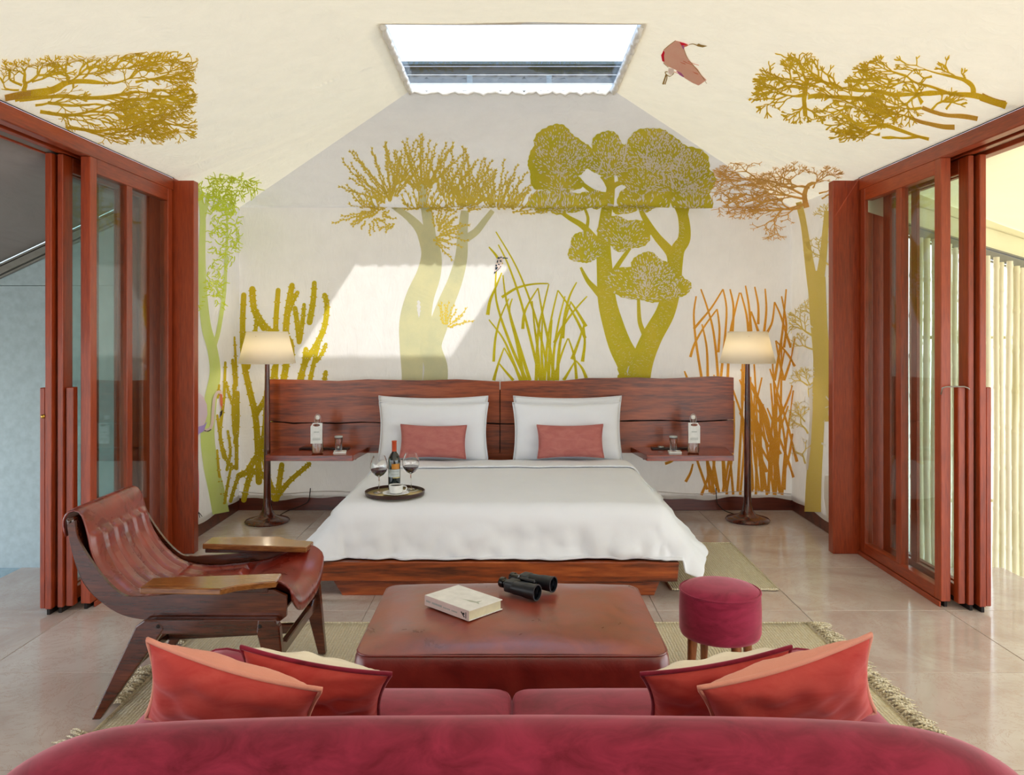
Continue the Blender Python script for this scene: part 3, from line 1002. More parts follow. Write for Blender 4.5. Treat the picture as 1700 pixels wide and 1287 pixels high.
for (a, c) in (((1000, 262), (992, 285)), ((1040, 235), (1034, 270)), ((1075, 240), (1072, 262)), ((1058, 250), (1070, 262)), ((1100, 285), (1102, 305)), ((1112, 290), (1116, 308)), ((1130, 260), (1122, 280)),
               ((1075, 430), (1072, 480)), ((1062, 445), (1070, 475)), ((1088, 450), (1080, 482)), ((1036, 372), (1037, 396)), ((968, 400), (970, 420)), ((925, 285), (930, 300)), ((948, 290), (952, 305)), ((1010, 240), (1020, 250)), ((1145, 285), (1140, 305)), ((1160, 300), (1152, 315))):
    P.stroke([a, ((a[0] + c[0]) / 2 + 1, (a[1] + c[1]) / 2), c], 2.2, 2.8, per=2, mi=1); 
    P.mb.v[-1:] = P.mb.v[-1:]
P.build('tree_print', [I_BIG, I_CLOTH], wall_back, 'printed tree with round dashed crowns')

# --- cactus
P = Print()
def cact(pts, w=10, w1=None):
    Q = P.stroke(pts, w, w1 or w, per=5)
    w1 = w1 or w
    for e, ww in ((pts[-1], w1), (pts[0], w)):
        P.blob(e[0], e[1], lambda a: ww * 0.5, rings=1, n=14)
    for i in range(1, len(Q) - 1):
        dx, dy = Q[i + 1][0] - Q[i - 1][0], Q[i + 1][1] - Q[i - 1][1]
        a = math.atan2(dy, dx)
        ww = w + (w1 - w) * i / len(Q)
        if i % 2 == 0:
            for sd in (-1, 1):
                q = a + sd * pi / 2
                P.dab(Q[i][0] + cos(q) * ww * 0.52, Q[i][1] + sin(q) * ww * 0.52, q, 4.5, 2.6, mi=0, lift=0.001)
        if i % 3 == 0:
            q = a + pi / 2; k = U(-0.2, 0.2) * ww
            P.dab(Q[i][0] + cos(q) * k, Q[i][1] + sin(q) * k, a, 1.8, 1.6, mi=1)
back_c = [([(430, 800), (428, 740), (424, 690), (414, 645), (405, 600), (403, 540), (405, 490)], 11, 9),
    ([(412, 610), (418, 575), (424, 550), (426, 530)], 8, 6), ([(424, 690), (445, 655), (452, 640), (456, 610)], 9),
    ([(456, 700), (456, 640), (460, 580), (458, 540), (462, 482)], 10, 8), ([(438, 545), (424, 520), (420, 500), (419, 480)], 10),
    ([(462, 556), (448, 548), (436, 535), (424, 515)], 8), ([(474, 565), (476, 530), (480, 500), (485, 474)], 11, 9), ([(478, 520), (486, 500), (494, 486)], 9, 7),
    ([(497, 568), (494, 540), (490, 512)], 8), ([(498, 565), (503, 530), (505, 506)], 8, 6), ([(514, 535), (520, 500), (522, 470)], 10, 8),
    ([(498, 632), (508, 600), (524, 575), (538, 545), (543, 510), (539, 490)], 10, 8), ([(514, 636), (522, 600), (530, 568)], 8, 6), ([(526, 600), (536, 585), (541, 572)], 6),
    ([(538, 636), (541, 618)], 7), ([(500, 636), (506, 600), (508, 580)], 8), ([(470, 636), (476, 600), (474, 565)], 11), ([(486, 600), (484, 570), (476, 560)], 8),
    ([(448, 800), (440, 770), (436, 740), (440, 700), (442, 650)], 8, 7),
    ([(396, 790), (420, 782), (438, 790), (450, 808), (456, 828)], 10), ([(410, 785), (425, 760), (440, 745), (452, 715), (456, 690)], 10),
    ([(460, 828), (464, 800), (468, 772)], 9), ([(458, 828), (480, 800), (505, 778), (514, 770)], 9, 7), ([(405, 830), (412, 800), (418, 785)], 9)]
for c in back_c: cact(*c)
P.build('cactus_print', [I_CACT, I_CLOTH], wall_back, 'printed branching cactus')
P = Print()
side_c = [([(372, 760), (366, 720), (372, 660), (374, 602)], 6, 4), ([(389, 720), (387, 680), (390, 640), (386, 598)], 6, 5), ([(388, 675), (380, 655), (376, 636)], 5, 4),
    ([(390, 735), (395, 700), (394, 652)], 7, 6), ([(392, 778), (378, 768), (368, 735), (361, 690)], 6, 4), ([(376, 780), (382, 750), (378, 716)], 5, 4),
    ([(371, 835), (364, 790), (361, 748)], 5, 4), ([(372, 835), (378, 800), (384, 770)], 5, 4), ([(382, 832), (390, 805), (396, 790)], 6, 6), ([(392, 778), (392, 730), (390, 680), (388, 640)], 6, 5),
    ([(364, 640), (362, 660)], 4), ([(392, 640), (391, 600), (389, 560)], 5, 3)]
for c in side_c: cact(*c)
P.build('cactus_print', [I_CACT, I_CLOTH], wall_left, 'printed cactus stems')

# --- green reeds in the middle, orange reeds on the right
def zp(L): return [(800 + x / 2.574, 150 + y / 2.574) for x, y in L]
P = Print()
reeds = [[(60, 605), (150, 760), (220, 940), (262, 1100), (290, 1240)], [(30, 670), (60, 705), (85, 745)], [(70, 660), (110, 740), (160, 880), (205, 1050), (250, 1240)],
  [(85, 780), (60, 840), (35, 900), (25, 960)], [(90, 790), (105, 900), (150, 1060), (205, 1240)], [(62, 760), (62, 900), (120, 1080), (190, 1240)], [(115, 890), (80, 970), (58, 1060), (50, 1160)],
  [(85, 885), (150, 845), (220, 828), (285, 826)], [(240, 845), (200, 910), (180, 960), (175, 1020)], [(240, 845), (262, 970), (290, 1100), (310, 1240)], [(286, 828), (262, 930), (240, 1040), (232, 1240)],
  [(325, 855), (300, 960), (280, 1080), (268, 1240)], [(325, 855), (370, 920), (410, 990), (442, 1060)], [(405, 820), (375, 880), (355, 960), (345, 1060)], [(378, 902), (410, 950), (445, 1010)],
  [(380, 905), (350, 1000), (330, 1110), (322, 1240)], [(450, 880), (400, 935), (345, 1010), (310, 1080)], [(440, 990), (415, 1070), (385, 1150)], [(95, 1100), (70, 1170), (50, 1240)], [(95, 1100), (135, 1170), (170, 1240)],
  [(70, 1165), (52, 1240)], [(72, 1165), (100, 1200), (135, 1240)], [(30, 980), (90, 1060), (130, 1150), (165, 1240)], [(367, 1060), (340, 1130), (305, 1240)], [(370, 1060), (395, 1140), (405, 1240)],
  [(400, 1155), (350, 1240)], [(402, 1155), (430, 1190), (450, 1240)], [(130, 890), (118, 950), (150, 1080), (180, 1240)], [(215, 900), (225, 1010), (240, 1120), (250, 1240)], [(300, 980), (290, 1100), (285, 1240)],
  [(260, 950), (255, 1100), (262, 1240)], [(435, 1000), (440, 1080), (430, 1160)], [(355, 880), (330, 980), (310, 1100), (300, 1240)]]
for r in reeds:
    q = zp(r)
    if q[0][1] > q[-1][1]: q = q[::-1]
    P.stroke(q, 2.0, U(4.6, 6.4), per=5)
P.build('reed_print', [I_OL], wall_back, 'printed green reeds')
P = Print()
for r in [[(935, 850), (960, 920), (985, 1010), (1000, 1120), (1010, 1240)], [(915, 880), (905, 960), (915, 1080), (940, 1240)], [(1030, 850), (980, 930), (930, 990), (905, 1020)], [(1030, 850), (1045, 930), (1040, 1040), (1020, 1240)],
  [(1060, 850), (1075, 930), (1070, 1040)], [(1100, 865), (1080, 950), (1060, 1050), (1050, 1240)], [(1105, 865), (1130, 960), (1140, 1050)], [(1125, 835), (1140, 920), (1150, 1030)], [(1150, 945), (1140, 1030)], [(1150, 945), (1180, 1030)],
  [(1165, 840), (1180, 920), (1180, 1000)], [(1210, 848), (1215, 940), (1205, 1040)], [(1250, 905), (1240, 990), (1215, 1040)], [(1250, 905), (1275, 960), (1300, 1040), (1320, 1100)], [(1300, 850), (1290, 960), (1280, 1060), (1250, 1240)],
  [(1005, 935), (950, 1010), (910, 1080), (890, 1140)], [(1005, 935), (1015, 1020), (1010, 1120)], [(940, 1000), (960, 1100), (965, 1240)], [(1280, 880), (1300, 1000), (1290, 1100)], [(1255, 1070), (1300, 1120), (1340, 1180)], [(1255, 1070), (1270, 1150), (1290, 1240)],
  [(1340, 1060), (1320, 1150), (1290, 1240)], [(865, 1200), (880, 1240)]]:
    P.stroke(zp(r), 2.4, 4.6, per=5)
# lower part behind lamp and beneath the shelf, fanning up from the hem
for i in range(32):
    xb = U(1172, 1302); yb = U(812, 822)
    xt = xb + U(-34, 26) + (xb - 1240) * 0.25; yt = U(560, 700)
    xt = min(xt, 1326)
    mid = ((xb + xt) / 2 + U(-8, 8), (yb + yt) / 2)
    P.stroke([(xt, yt), mid, (xb, yb)], 2.6, U(4.2, 5.8), per=5)
for i in range(14):
    x0 = U(1200, 1290); y0 = U(600, 700)
    P.stroke([(x0, y0), (x0 + U(15, 30), y0 + U(40, 70)), (x0 + U(28, 50), y0 + U(90, 160))], 2.5, 5, per=5)
for (x, y, x2, y2) in ((1138, 800, 1150, 770), (1104, 770, 1118, 764), (1164, 822, 1178, 775), (1290, 700, 1316, 640), (1316, 720, 1300, 790)):
    P.stroke([(x2, y2), ((x + x2) / 2 + 2, (y + y2) / 2), (x, y)], 3, 5, per=4)
P.build('reed_print', [I_ORG], wall_back, 'printed orange reeds')

# --- left wall tree, spreading on to the ceiling
P = Print()
P.stroke([(330, 315), (334, 360), (333, 420), (335, 480), (341, 540), (352, 580), (357, 620), (350, 665), (345, 720), (350, 770), (358, 810), (366, 852)], 8, 28)
P.stroke([(374, 420), (373, 460), (370, 500), (362, 550), (354, 575)], 4, 9)
P.stroke([(369, 500), (362, 485), (356, 475)], 3, 5); P.stroke([(346, 320), (340, 345), (334, 365)], 6, 8)
P.stroke([(375, 345), (375, 400), (373, 440)], 3, 5)
for (cx, cy, rx, ry, n, L) in ((372, 380, 26, 62, 175, 12), (355, 465, 16, 30, 55, 9), (366, 485, 12, 26, 30, 8), (348, 315, 22, 20, 40, 14), (385, 312, 42, 17, 130, 13), (372, 335, 26, 16, 60, 12), (331, 500, 4, 20, 10, 6)):
    for i in range(n):
        a = U(0, 2 * pi); r = sqrt(R()); x = cx + rx * r * cos(a); y = cy + ry * r * sin(a)
        if x < 322: continue
        d = U(0, 2 * pi)
        pts = [(x, y)]
        for q in range(3):
            d += U(-0.9, 0.9); x += cos(d) * L / 3; y += sin(d) * L / 3 * 0.9; pts.append((x, y))
        P.stroke(pts, 1.9, 1.0, per=2, mi=1)
P.build('tree_print', [I_LIME, I_LIMED], wall_left, 'printed pale lime tree')
# --- flamingo on the left wall
I_LILAC = ink('lilac_print', '#cdbccb', '#d8c6d0'); I_VIOL = ink('violet_print', '#9a84c4', '#ab98cf'); I_PINKW = ink('pale_pink_print', '#ecd6d0', '#f0dfd8', rub=0)
I_BEAK = ink('beak_print', '#e0714c', '#e57f5c'); I_BLK = ink('black_print', '#2c2629', '#3a3336', rub=0.1); I_LEG = ink('leg_print', '#b9616e', '#a65262')
P = Print(0.008)
P.poly([(322, 656), (330, 652), (338, 660), (343, 672), (344, 688), (341, 700), (336, 712), (330, 720), (324, 727), (322, 722)], 0)
P.poly([(322, 712), (330, 708), (338, 706), (343, 700), (338, 716), (330, 720), (324, 728), (322, 726)], 1, 0.002)
P.stroke([(339, 715), (348, 712), (352, 700), (353, 680), (355, 662), (360, 652), (366, 652), (368, 660)], 5, 5, mi=2)
P.stroke([(339, 715), (345, 716), (350, 713)], 1.5, 1.5, mi=4)
P.poly([(364, 654), (368, 655), (369, 668), (368, 680), (365, 672)], 3, 0.002); P.poly([(369, 680), (368, 688), (364, 694), (365, 684)], 4, 0.002)
P.stroke([(327, 726), (327, 770), (328, 800), (327, 850)], 1.8, 1.8, mi=5); P.stroke([(322, 862), (328, 852), (334, 858)], 1.5, 1.2, mi=4); P.stroke([(328, 850), (330, 860)], 1.5, 1.2, mi=4)
for i in range(12): P.stroke([(324 + i, 662 + i), (330 + i, 672 + i), (334 + i * 0.6, 684 + i)], 0.8, 0.8, per=2, mi=1)
P.build('flamingo_print', [I_LILAC, I_VIOL, I_PINKW, I_BEAK, I_BLK, I_LEG], wall_left, 'printed lilac flamingo')

# --- right wall tree and its boughs over the ceiling
P = Print()
P.stroke([(1326, 335), (1336, 375), (1346, 440), (1354, 500), (1360, 560), (1360, 640), (1356, 720), (1352, 790), (1350, 850)], 10, 28, mi=0)
P.stroke([(1372, 350), (1370, 380), (1366, 430), (1360, 470)], 7, 14, mi=0); P.stroke([(1352, 450), (1356, 520), (1362, 600), (1364, 700)], 18, 26, mi=0)
P.stroke([(1362, 460), (1366, 540), (1374, 620), (1376, 700)], 16, 14, mi=0)
def okR(x, y): return 1306 < x < 1400
for (x, y, a, L, w, d) in ((1352, 560, -2.2, 22, 4, 4), (1352, 545, -1.9, 20, 3, 4), (1350, 580, -2.7, 16, 3, 4), (1345, 660, -2.0, 20, 3, 4), (1343, 640, -2.6, 14, 3, 3), (1342, 720, -2.1, 18, 3, 4), (1338, 770, -2.1, 16, 3, 3), (1338, 700, -2.5, 14, 2.4, 3), (1376, 440, -2.2, 20, 3, 4), (1378, 400, -1.9, 20, 3, 4), (1376, 460, -1.0, 14, 3, 3)):
    branch(P, x, y, a, L, w, d, mi=0, spread=0.6, shrink=0.72, ok=okR)
for (x, y, a, L, w, d) in ((1368, 700, -2.2, 20, 5, 3), (1378, 690, -1.5, 22, 4, 3), (1366, 640, -1.9, 16, 4, 3), (1372, 740, -2.6, 16, 4, 3), (1360, 560, -2.0, 12, 3, 2)):
    branch(P, x, y, a, L, w, d, mi=2, spread=0.55, shrink=0.7, ok=lambda x, y: 1330 < x < 1384)
P.stroke([(1346, 640), (1347, 690), (1344, 740), (1340, 780)], 5, 4, mi=2); P.stroke([(1376, 790), (1374, 820), (1378, 860)], 10, 8, mi=2)
P.build('tree_print', [I_TAN, I_TAND, I_CLOTH], wall_right, 'printed tan tree with bare twigs')
P = Print()
P.stroke([(1340, 345), (1336, 325), (1342, 306), (1356, 300)], 10, 5, mi=0)
for (x, y, a, L, w, d) in ((1340, 330, -2.9, 38, 5, 5), (1340, 325, -2.5, 34, 5, 5), (1336, 340, 3.05, 40, 5, 5), (1330, 345, 2.7, 30, 4, 4), (1300, 330, 3.0, 36, 4, 5), (1290, 300, -3.0, 34, 4, 5), (1345, 310, -2.4, 22, 4, 4), (1350, 310, -1.0, 22, 3, 4), (1360, 320, -0.6, 20, 3, 4), (1250, 305, 3.0, 30, 3, 4), (1240, 320, 2.9, 30, 3, 4), (1320, 345, 2.2, 22, 3, 3), (1365, 330, -0.9, 18, 3, 3), (1230, 300, -3.0, 24, 3, 4)):
    branch(P, x, y, a, L, w, d, mi=0, spread=0.62, sy=0.6, shrink=0.74, ok=lambda x, y: 1180 < x < 1412 and y > 268 + max(0, (1240 - x)) * 0.0)
P.build('bough_print', [I_TAND], ceiling, 'printed bare boughs over the right corner')

# --- ceiling trees
P = Print()
def zr(L): return [(1180 + x / 3.269, 90 + y / 3.269) for x, y in L]
P.stroke(zr([(1605, 275), (1540, 250), (1440, 215), (1300, 210), (1150, 215)]), 13, 6, mi=0); P.stroke(zr([(1600, 268), (1545, 252), (1470, 222)]), 14, 13, mi=1)
P.stroke(zr([(1430, 210), (1420, 170), (1380, 140), (1330, 125), (1260, 110)]), 9, 5, mi=0)
P.stroke(zr([(1300, 208), (1200, 175), (1110, 155), (1060, 120)]), 6, 3, mi=0)
P.stroke(zr([(1150, 215), (1000, 220), (900, 200), (770, 195), (690, 180)]), 6, 4, mi=0)
P.stroke(zr([(1450, 345), (1380, 330), (1290, 320), (1210, 300), (1150, 280)]), 8, 7, mi=1)
P.stroke(zr([(1325, 392), (1260, 390), (1190, 375), (1130, 360), (1080, 340)]), 9, 6, mi=1)
P.stroke(zr([(1185, 458), (1100, 440), (1020, 415), (960, 395), (900, 385)]), 6, 4, mi=0); P.stroke(zr([(1130, 450), (1030, 455), (930, 445)]), 4, 3, mi=0)
P.stroke(zr([(900, 250), (780, 240), (640, 235), (525, 240)]), 7, 7, mi=0); P.stroke(zr([(525, 130), (510, 200), (505, 270), (512, 340)]), 8, 7, mi=0)
def okC(x, y): return 1222 < x < 1640 and 88 < y < 238 and y < 236 - (x - 1560) * 0.4
def zb(x, y, a, L, w, d, **k):
    q = zr([(x, y)])[0]; branch(P, q[0], q[1], a, L, w, d, mi=0, spread=0.5, sy=0.75, shrink=0.76, ok=okC, minw=1.9, **k)
for v in ((505, 200, -2.9, 30, 6, 4), (510, 230, 3.0, 30, 5, 4), (500, 180, -2.4, 26, 5, 4), (515, 140, -1.9, 22, 5, 3), (690, 185, -2.7, 30, 5, 4), (640, 170, -2.3, 26, 5, 3), (720, 190, -2.1, 24, 5, 3), (512, 320, 1.3, 10, 4, 2), (515, 300, 0.7, 16, 4, 3), (510, 280, 2.4, 16, 4, 3),
          (580, 180, -3.0, 34, 4, 4), (1260, 110, -2.9, 30, 4, 4), (1330, 125, -2.2, 18, 5, 3), (1380, 130, -1.6, 12, 5, 2), (1200, 120, 2.7, 14, 4, 3), (1060, 120, -2.7, 26, 4, 4), (1100, 150, 3.0, 30, 4, 4), (980, 150, -2.9, 24, 4, 4), (1150, 215, 3.0, 30, 5, 4),
          (1000, 190, -2.8, 26, 4, 4), (900, 205, -2.6, 22, 4, 3), (960, 195, -1.6, 14, 5, 2), (1150, 260, -2.4, 20, 6, 3), (1120, 210, -1.9, 14, 5, 2), (1150, 280, 3.1, 28, 5, 4), (1200, 290, -0.6, 22, 4, 3), (1280, 290, -0.9, 16, 4, 2),
          (960, 390, -2.9, 28, 5, 4), (950, 395, 3.0, 30, 5, 4), (940, 370, -2.4, 22, 4, 3), (990, 390, -1.4, 18, 4, 3), (900, 400, 2.7, 24, 4, 3), (920, 430, 2.9, 18, 4, 4), (870, 420, 2.2, 14, 4, 3), (1080, 340, -2.8, 26, 4, 4), (1000, 320, -2.6, 22, 4, 3), (850, 300, -2.9, 28, 4, 4), (740, 300, 3.0, 22, 3, 3), (800, 250, 2.9, 22, 4, 3)):
    zb(*v)
P.build('tree_print', [I_GOLD, I_GOLDD], ceiling, 'printed golden trees lying over the right ceiling')
P = Print()
def zlp(L): return [(x / 3.778, 60 + y / 3.778) for x, y in L]
P.stroke(zlp([(90, 385), (200, 365), (330, 345), (430, 300), (560, 290), (700, 300)]), 13, 4, mi=0); P.stroke(zlp([(120, 395), (300, 385), (420, 385), (560, 395), (700, 380), (860, 350)]), 8, 4, mi=0)
P.stroke(zlp([(30, 385), (130, 370), (230, 365)]), 10, 12, mi=1); P.stroke(zlp([(150, 350), (160, 310), (150, 280)]), 9, 6, mi=0)
P.stroke(zlp([(250, 470), (420, 495), (560, 480), (700, 430), (900, 400), (960, 380)]), 6, 3, mi=0); P.stroke(zlp([(300, 420), (450, 440), (600, 430)]), 5, 3, mi=0)
P.stroke(zlp([(420, 570), (600, 590), (700, 570), (820, 560), (950, 520)]), 5, 3, mi=0)
def okL(x, y): return x < 330 and 88 < y < 242 and y > 165 - (0 if x > 250 else 999) and y < 175 + x * 0.48
def okL(x, y): return -4 < x < 328 and 86 < y < 240 and y < 168 + x * 0.44
def zc(x, y, a, L, w, d):
    q = zlp([(x, y)])[0]; branch(P, q[0], q[1], a, L, w, d, mi=0, spread=0.5, sy=0.62, shrink=0.77, ok=okL, minw=1.4)
for v in ((150, 290, -1.6, 26, 6, 4), (160, 300, -0.9, 30, 5, 4), (140, 310, -2.6, 26, 5, 4), (120, 340, 3.0, 24, 4, 4), (200, 290, -0.5, 30, 4, 4), (430, 290, -1.5, 26, 6, 4), (430, 300, -0.8, 30, 5, 4), (520, 270, -1.0, 26, 5, 4), (350, 240, -1.8, 22, 4, 3), (600, 250, -0.5, 32, 5, 4), (700, 200, -0.7, 30, 4, 4), (800, 200, -0.4, 34, 4, 4),
          (860, 200, -0.5, 34, 4, 4), (700, 300, -0.2, 34, 5, 4), (850, 290, -0.2, 34, 5, 4), (960, 280, -0.3, 26, 4, 4), (1000, 230, -0.3, 26, 4, 4), (960, 340, 0.0, 26, 4, 4), (860, 350, 0.1, 34, 4, 4), (700, 380, 0.1, 34, 4, 4), (560, 395, 0.1, 34, 4, 4), (960, 380, 0.2, 26, 4, 4), (900, 400, 0.2, 30, 4, 4),
          (600, 430, 0.1, 32, 4, 4), (700, 430, 0.2, 32, 4, 4), (560, 480, 0.1, 34, 4, 4), (420, 495, 0.1, 34, 4, 4), (300, 470, 0.2, 34, 4, 4), (700, 570, -0.3, 30, 4, 4), (820, 560, 0.1, 26, 4, 4), (650, 600, 0.1, 32, 4, 4), (500, 580, 0.1, 32, 4, 4), (950, 520, 0.0, 28, 4, 4), (800, 500, 0.1, 32, 4, 4), (220, 430, 0.1, 34, 4, 4), (60, 260, -1.4, 22, 4, 3), (20, 290, -2.0, 18, 4, 3), (40, 330, 2.9, 16, 3, 3), (1040, 480, 0.1, 18, 3, 3), (750, 620, 0.1, 28, 3, 4)):
    zc(*v)
P.build('tree_print', [I_GOLD, I_GOLDD], ceiling, 'printed golden trees lying over the left ceiling')

# --- spoonbill on the ceiling, kingfisher on the back wall
I_SALM = ink('salmon_print', '#e2a895', '#e8b8a4'); I_RED = ink('red_print', '#d41f3c', '#cf1a36', rub=0.05); I_PLUM = ink('plum_print', '#96507e', '#a05c86', rub=0.05); I_BRN = ink('brown_print', '#7d6434', '#8f7440', rub=0.1)
def zs(L): return [(1080 + x / 14.3, 60 + y / 14.3) for x, y in L]
P = Print()
P.poly(zs([(600, 80), (720, 110), (800, 260), (880, 480), (1000, 640), (1130, 760), (1220, 900), (1340, 1020), (1150, 1150), (1000, 1090), (820, 980), (620, 780), (430, 690), (320, 600), (270, 440), (310, 310), (450, 190)]), 0)
P.poly(zs([(320, 310), (345, 360), (330, 440), (345, 570), (290, 560), (262, 420)]), 1, 0.001); P.poly(zs([(700, 110), (800, 130), (900, 170), (790, 190), (740, 190)]), 1, 0.001)
P.poly(zs([(740, 190), (820, 190), (810, 260), (785, 285)]), 2, 0.001); P.poly(zs([(620, 790), (740, 850), (800, 930), (790, 955), (690, 890)]), 2, 0.001)
P.poly(zs([(820, 170), (930, 180), (860, 220), (800, 230)]), 5, 0.001)
P.stroke(zs([(920, 180), (1010, 160), (1100, 190)]), 1.0, 1.6, mi=3); P.poly(zs([(1090, 190), (1150, 145), (1210, 175), (1360, 205), (1250, 240), (1130, 215)]), 3, 0.001)
P.poly(zs([(440, 720), (560, 740), (570, 830), (480, 900), (430, 820)]), 4, 0.001); P.stroke(zs([(570, 840), (470, 930), (380, 870), (360, 820), (420, 810)]), 1.2, 1.6, mi=3)
P.stroke(zs([(380, 880), (350, 980), (300, 1130)]), 2.2, 2.8, mi=3); P.stroke(zs([(400, 900), (390, 1000), (345, 1130)]), 1.4, 2.0, mi=3)
for i in range(12):
    x0, y0 = U(500, 900), U(500, 850)
    P.stroke(zs([(x0, y0), (x0 + 120, y0 + 60), (x0 + 260, y0 + 110)]), 0.8, 0.8, per=2, mi=5)
P.stroke(zs([(800, 270), (880, 480), (1000, 640), (1200, 880), (1340, 1110)]), 0.8, 0.8, mi=3); P.stroke(zs([(600, 80), (450, 190), (320, 300)]), 0.9, 0.9, mi=3); P.stroke(zs([(320, 610), (430, 705)]), 0.9, 0.9, per=3, mi=3)
P.build('spoonbill_print', [I_SALM, I_RED, I_PLUM, I_BRN, I_PINKW, I_BEAK], ceiling, 'printed pink spoonbill in flight')
def zk(L): return [(800 + x / 18.38, 400 + y / 18.38) for x, y in L]
P = Print(0.008)
P.poly(zk([(480, 500), (560, 470), (630, 510), (640, 600), (600, 800), (520, 880), (440, 940), (370, 1000), (400, 900), (410, 750), (450, 620)]), 0)
for q in ([(475, 500), (550, 505), (560, 540), (480, 560)], [(560, 490), (610, 485), (620, 515), (560, 525)], [(540, 590), (600, 600), (600, 650), (550, 640)], [(470, 590), (500, 600), (490, 680), (450, 660)], [(420, 720), (470, 740), (460, 790), (410, 780)],
          [(480, 700), (550, 710), (520, 760)], [(410, 800), (500, 800), (460, 880), (410, 890)], [(550, 770), (590, 780), (560, 820)], [(380, 950), (430, 930), (410, 995), (365, 1000)], [(560, 820), (440, 945), (430, 930), (540, 820)]):
    P.poly(zk(q), 1, 0.001)
P.stroke(zk([(630, 525), (720, 530), (790, 535)]), 2.0, 1.4, per=3, mi=1)
P.build('kingfisher_print', [I_PINKW, ink('ink_navy_print', '#26313c', '#34424e', rub=0.05)], wall_back, 'printed pied kingfisher on a reed')
LAMP_E = 28.0
# ------------------------------------------------------------------ bed
BX = -0.060
bed = thing('bed', 'low platform bed with dark rosewood foot board on an inset plinth', 'bed', (BX, 5.6, 0))
def local(mb, name, mat, root, loc, **k):
    o = mb.build(name, mat, root, **k); o.matrix_parent_inverse = Matrix.Translation(loc).inverted(); return o
bl = (BX, 5.6, 0)
b = MB(); b.prism([(-1.135, 0.117), (0.945, 0.112), (0.955, 0.222), (-1.14, 0.226)], 'y', 4.555, 4.60, 0.004); local(b, 'foot_board', M['base_x'], bed, bl)
b = MB(); b.prism([(-1.135, 0.117), (-1.09, 0.117), (-1.09, 0.224), (-1.14, 0.224)], 'y', 4.602, 6.55, 0.004); local(b, 'side_rail', M['base_x'], bed, bl)
b = MB(); b.prism([(0.905, 0.113), (0.945, 0.113), (0.95, 0.222), (0.905, 0.222)], 'y', 4.602, 6.55, 0.004); local(b, 'side_rail', M['base_x'], bed, bl)
b = MB(); b.prism([(-0.99, 0.0), (0.83, 0.0), (0.875, 0.112), (-1.06, 0.112)], 'y', 4.66, 6.45, 0.003); local(b, 'plinth', M['base_x'], bed, bl)
b = MB(); b.box(-1.08, 0.90, 4.605, 6.53, 0.16, 0.218); local(b, 'slat_deck', M['skirt'], bed, bl)
b = MB(); b.box(BX - 0.86, BX + 0.86, 4.83, 6.50, 0.222, 0.46, 0.05, 3); local(b, 'mattress', M['linen'], bed, bl, smooth=True)
# duvet: a draped sheet
DZ = 0.515
def duvet_fn(sign_back=6.42, hw=0.955, yf=4.72, D=0.37):
    def fn(u, v):
        # flat cloth coords
        U_ = -hw - D + (2 * hw + 2 * D) * u
        V_ = yf - D + (sign_back - yf + D) * v
        qx = max(-hw + 0.05, min(hw - 0.05, U_)); qy = max(yf + 0.05, V_)
        dx, dy = U_ - qx, V_ - qy
        e = sqrt(dx * dx + dy * dy)
        # rounded corner: cap cloth length
        if dx and dy: e = e * (1 - 0.16 * min(abs(dx), abs(dy)) / (max(abs(dx), abs(dy)) + 1e-6))
        nx, ny = (dx / (sqrt(dx * dx + dy * dy) + 1e-9), dy / (sqrt(dx * dx + dy * dy) + 1e-9))
        r = 0.12
        if e < r * 1.2:
            a = e / r
            out, drop = r * sin(a), r * (1 - cos(a))
        else:
            a = 1.2; o0, d0 = r * sin(a), r * (1 - cos(a)); q = e - r * 1.2
            sl = 0.30 + 0.48 * abs(nx)
            out, drop = o0 + q * sl * cos(0.35), d0 + q * sqrt(1 - sl * sl * 0.6)
        s_ = (V_ if abs(nx) > 0.7 else U_)
        hang = sstep(0.05, 0.35, e)
        fold = hang * (0.034 * noise.noise(Vector((U_ * 5, V_ * 5, 1))) + 0.020 * (1 - 1.3 * min(abs(nx), abs(ny))) * noise.noise(Vector((U_ * 12, V_ * 12, 4))))
        out += fold * 1.3
        z = DZ - drop
        z += 0.012 * noise.noise(Vector((U_ * 1.3, V_ * 1.3, 2))) * (1 - hang) + 0.004 * noise.noise(Vector((U_ * 6, V_ * 3, 6)))
        z += 0.014 * sstep(0, 0.5, e) * 0
        X, Y = BX + qx + nx * out, qy + ny * out
        if -1.165 < X < 0.98: z = max(z, 0.238 + 0.006 * abs(noise.noise(Vector((U_ * 6, V_ * 6, 9)))))
        else: z = max(z, 0.13)
        return Vector((X, Y, z))
    return fn
b = MB(); b.grid(duvet_fn(6.30), 150, 120)
duvet = b.build('duvet', M['linen'], None, True, sub=1, solid=0.012)
tag(duvet, 'smooth white duvet draped over the bed and hanging past its foot', 'duvet')
# turned-over band near the pillows
def band(u, v):
    f = duvet_fn(6.30)
    U0 = 0.02 + 0.96 * u
    a = f(U0, 0.815 + 0.16 * v + 0.004 * sin(u * 20))
    return a + Vector((0, 0, 0.016 + 0.006 * sin(v * pi)))
b = MB(); b.grid(band, 110, 10)
o = b.build('folded_band', M['linen'], duvet, True, solid=0.008)
b = MB(); b.box(BX - 0.90, BX + 0.90, 6.20, 6.52, 0.45, 0.490, 0.02, 2)
local(b, 'fitted_sheet', M['linen'], bed, bl, smooth=True)

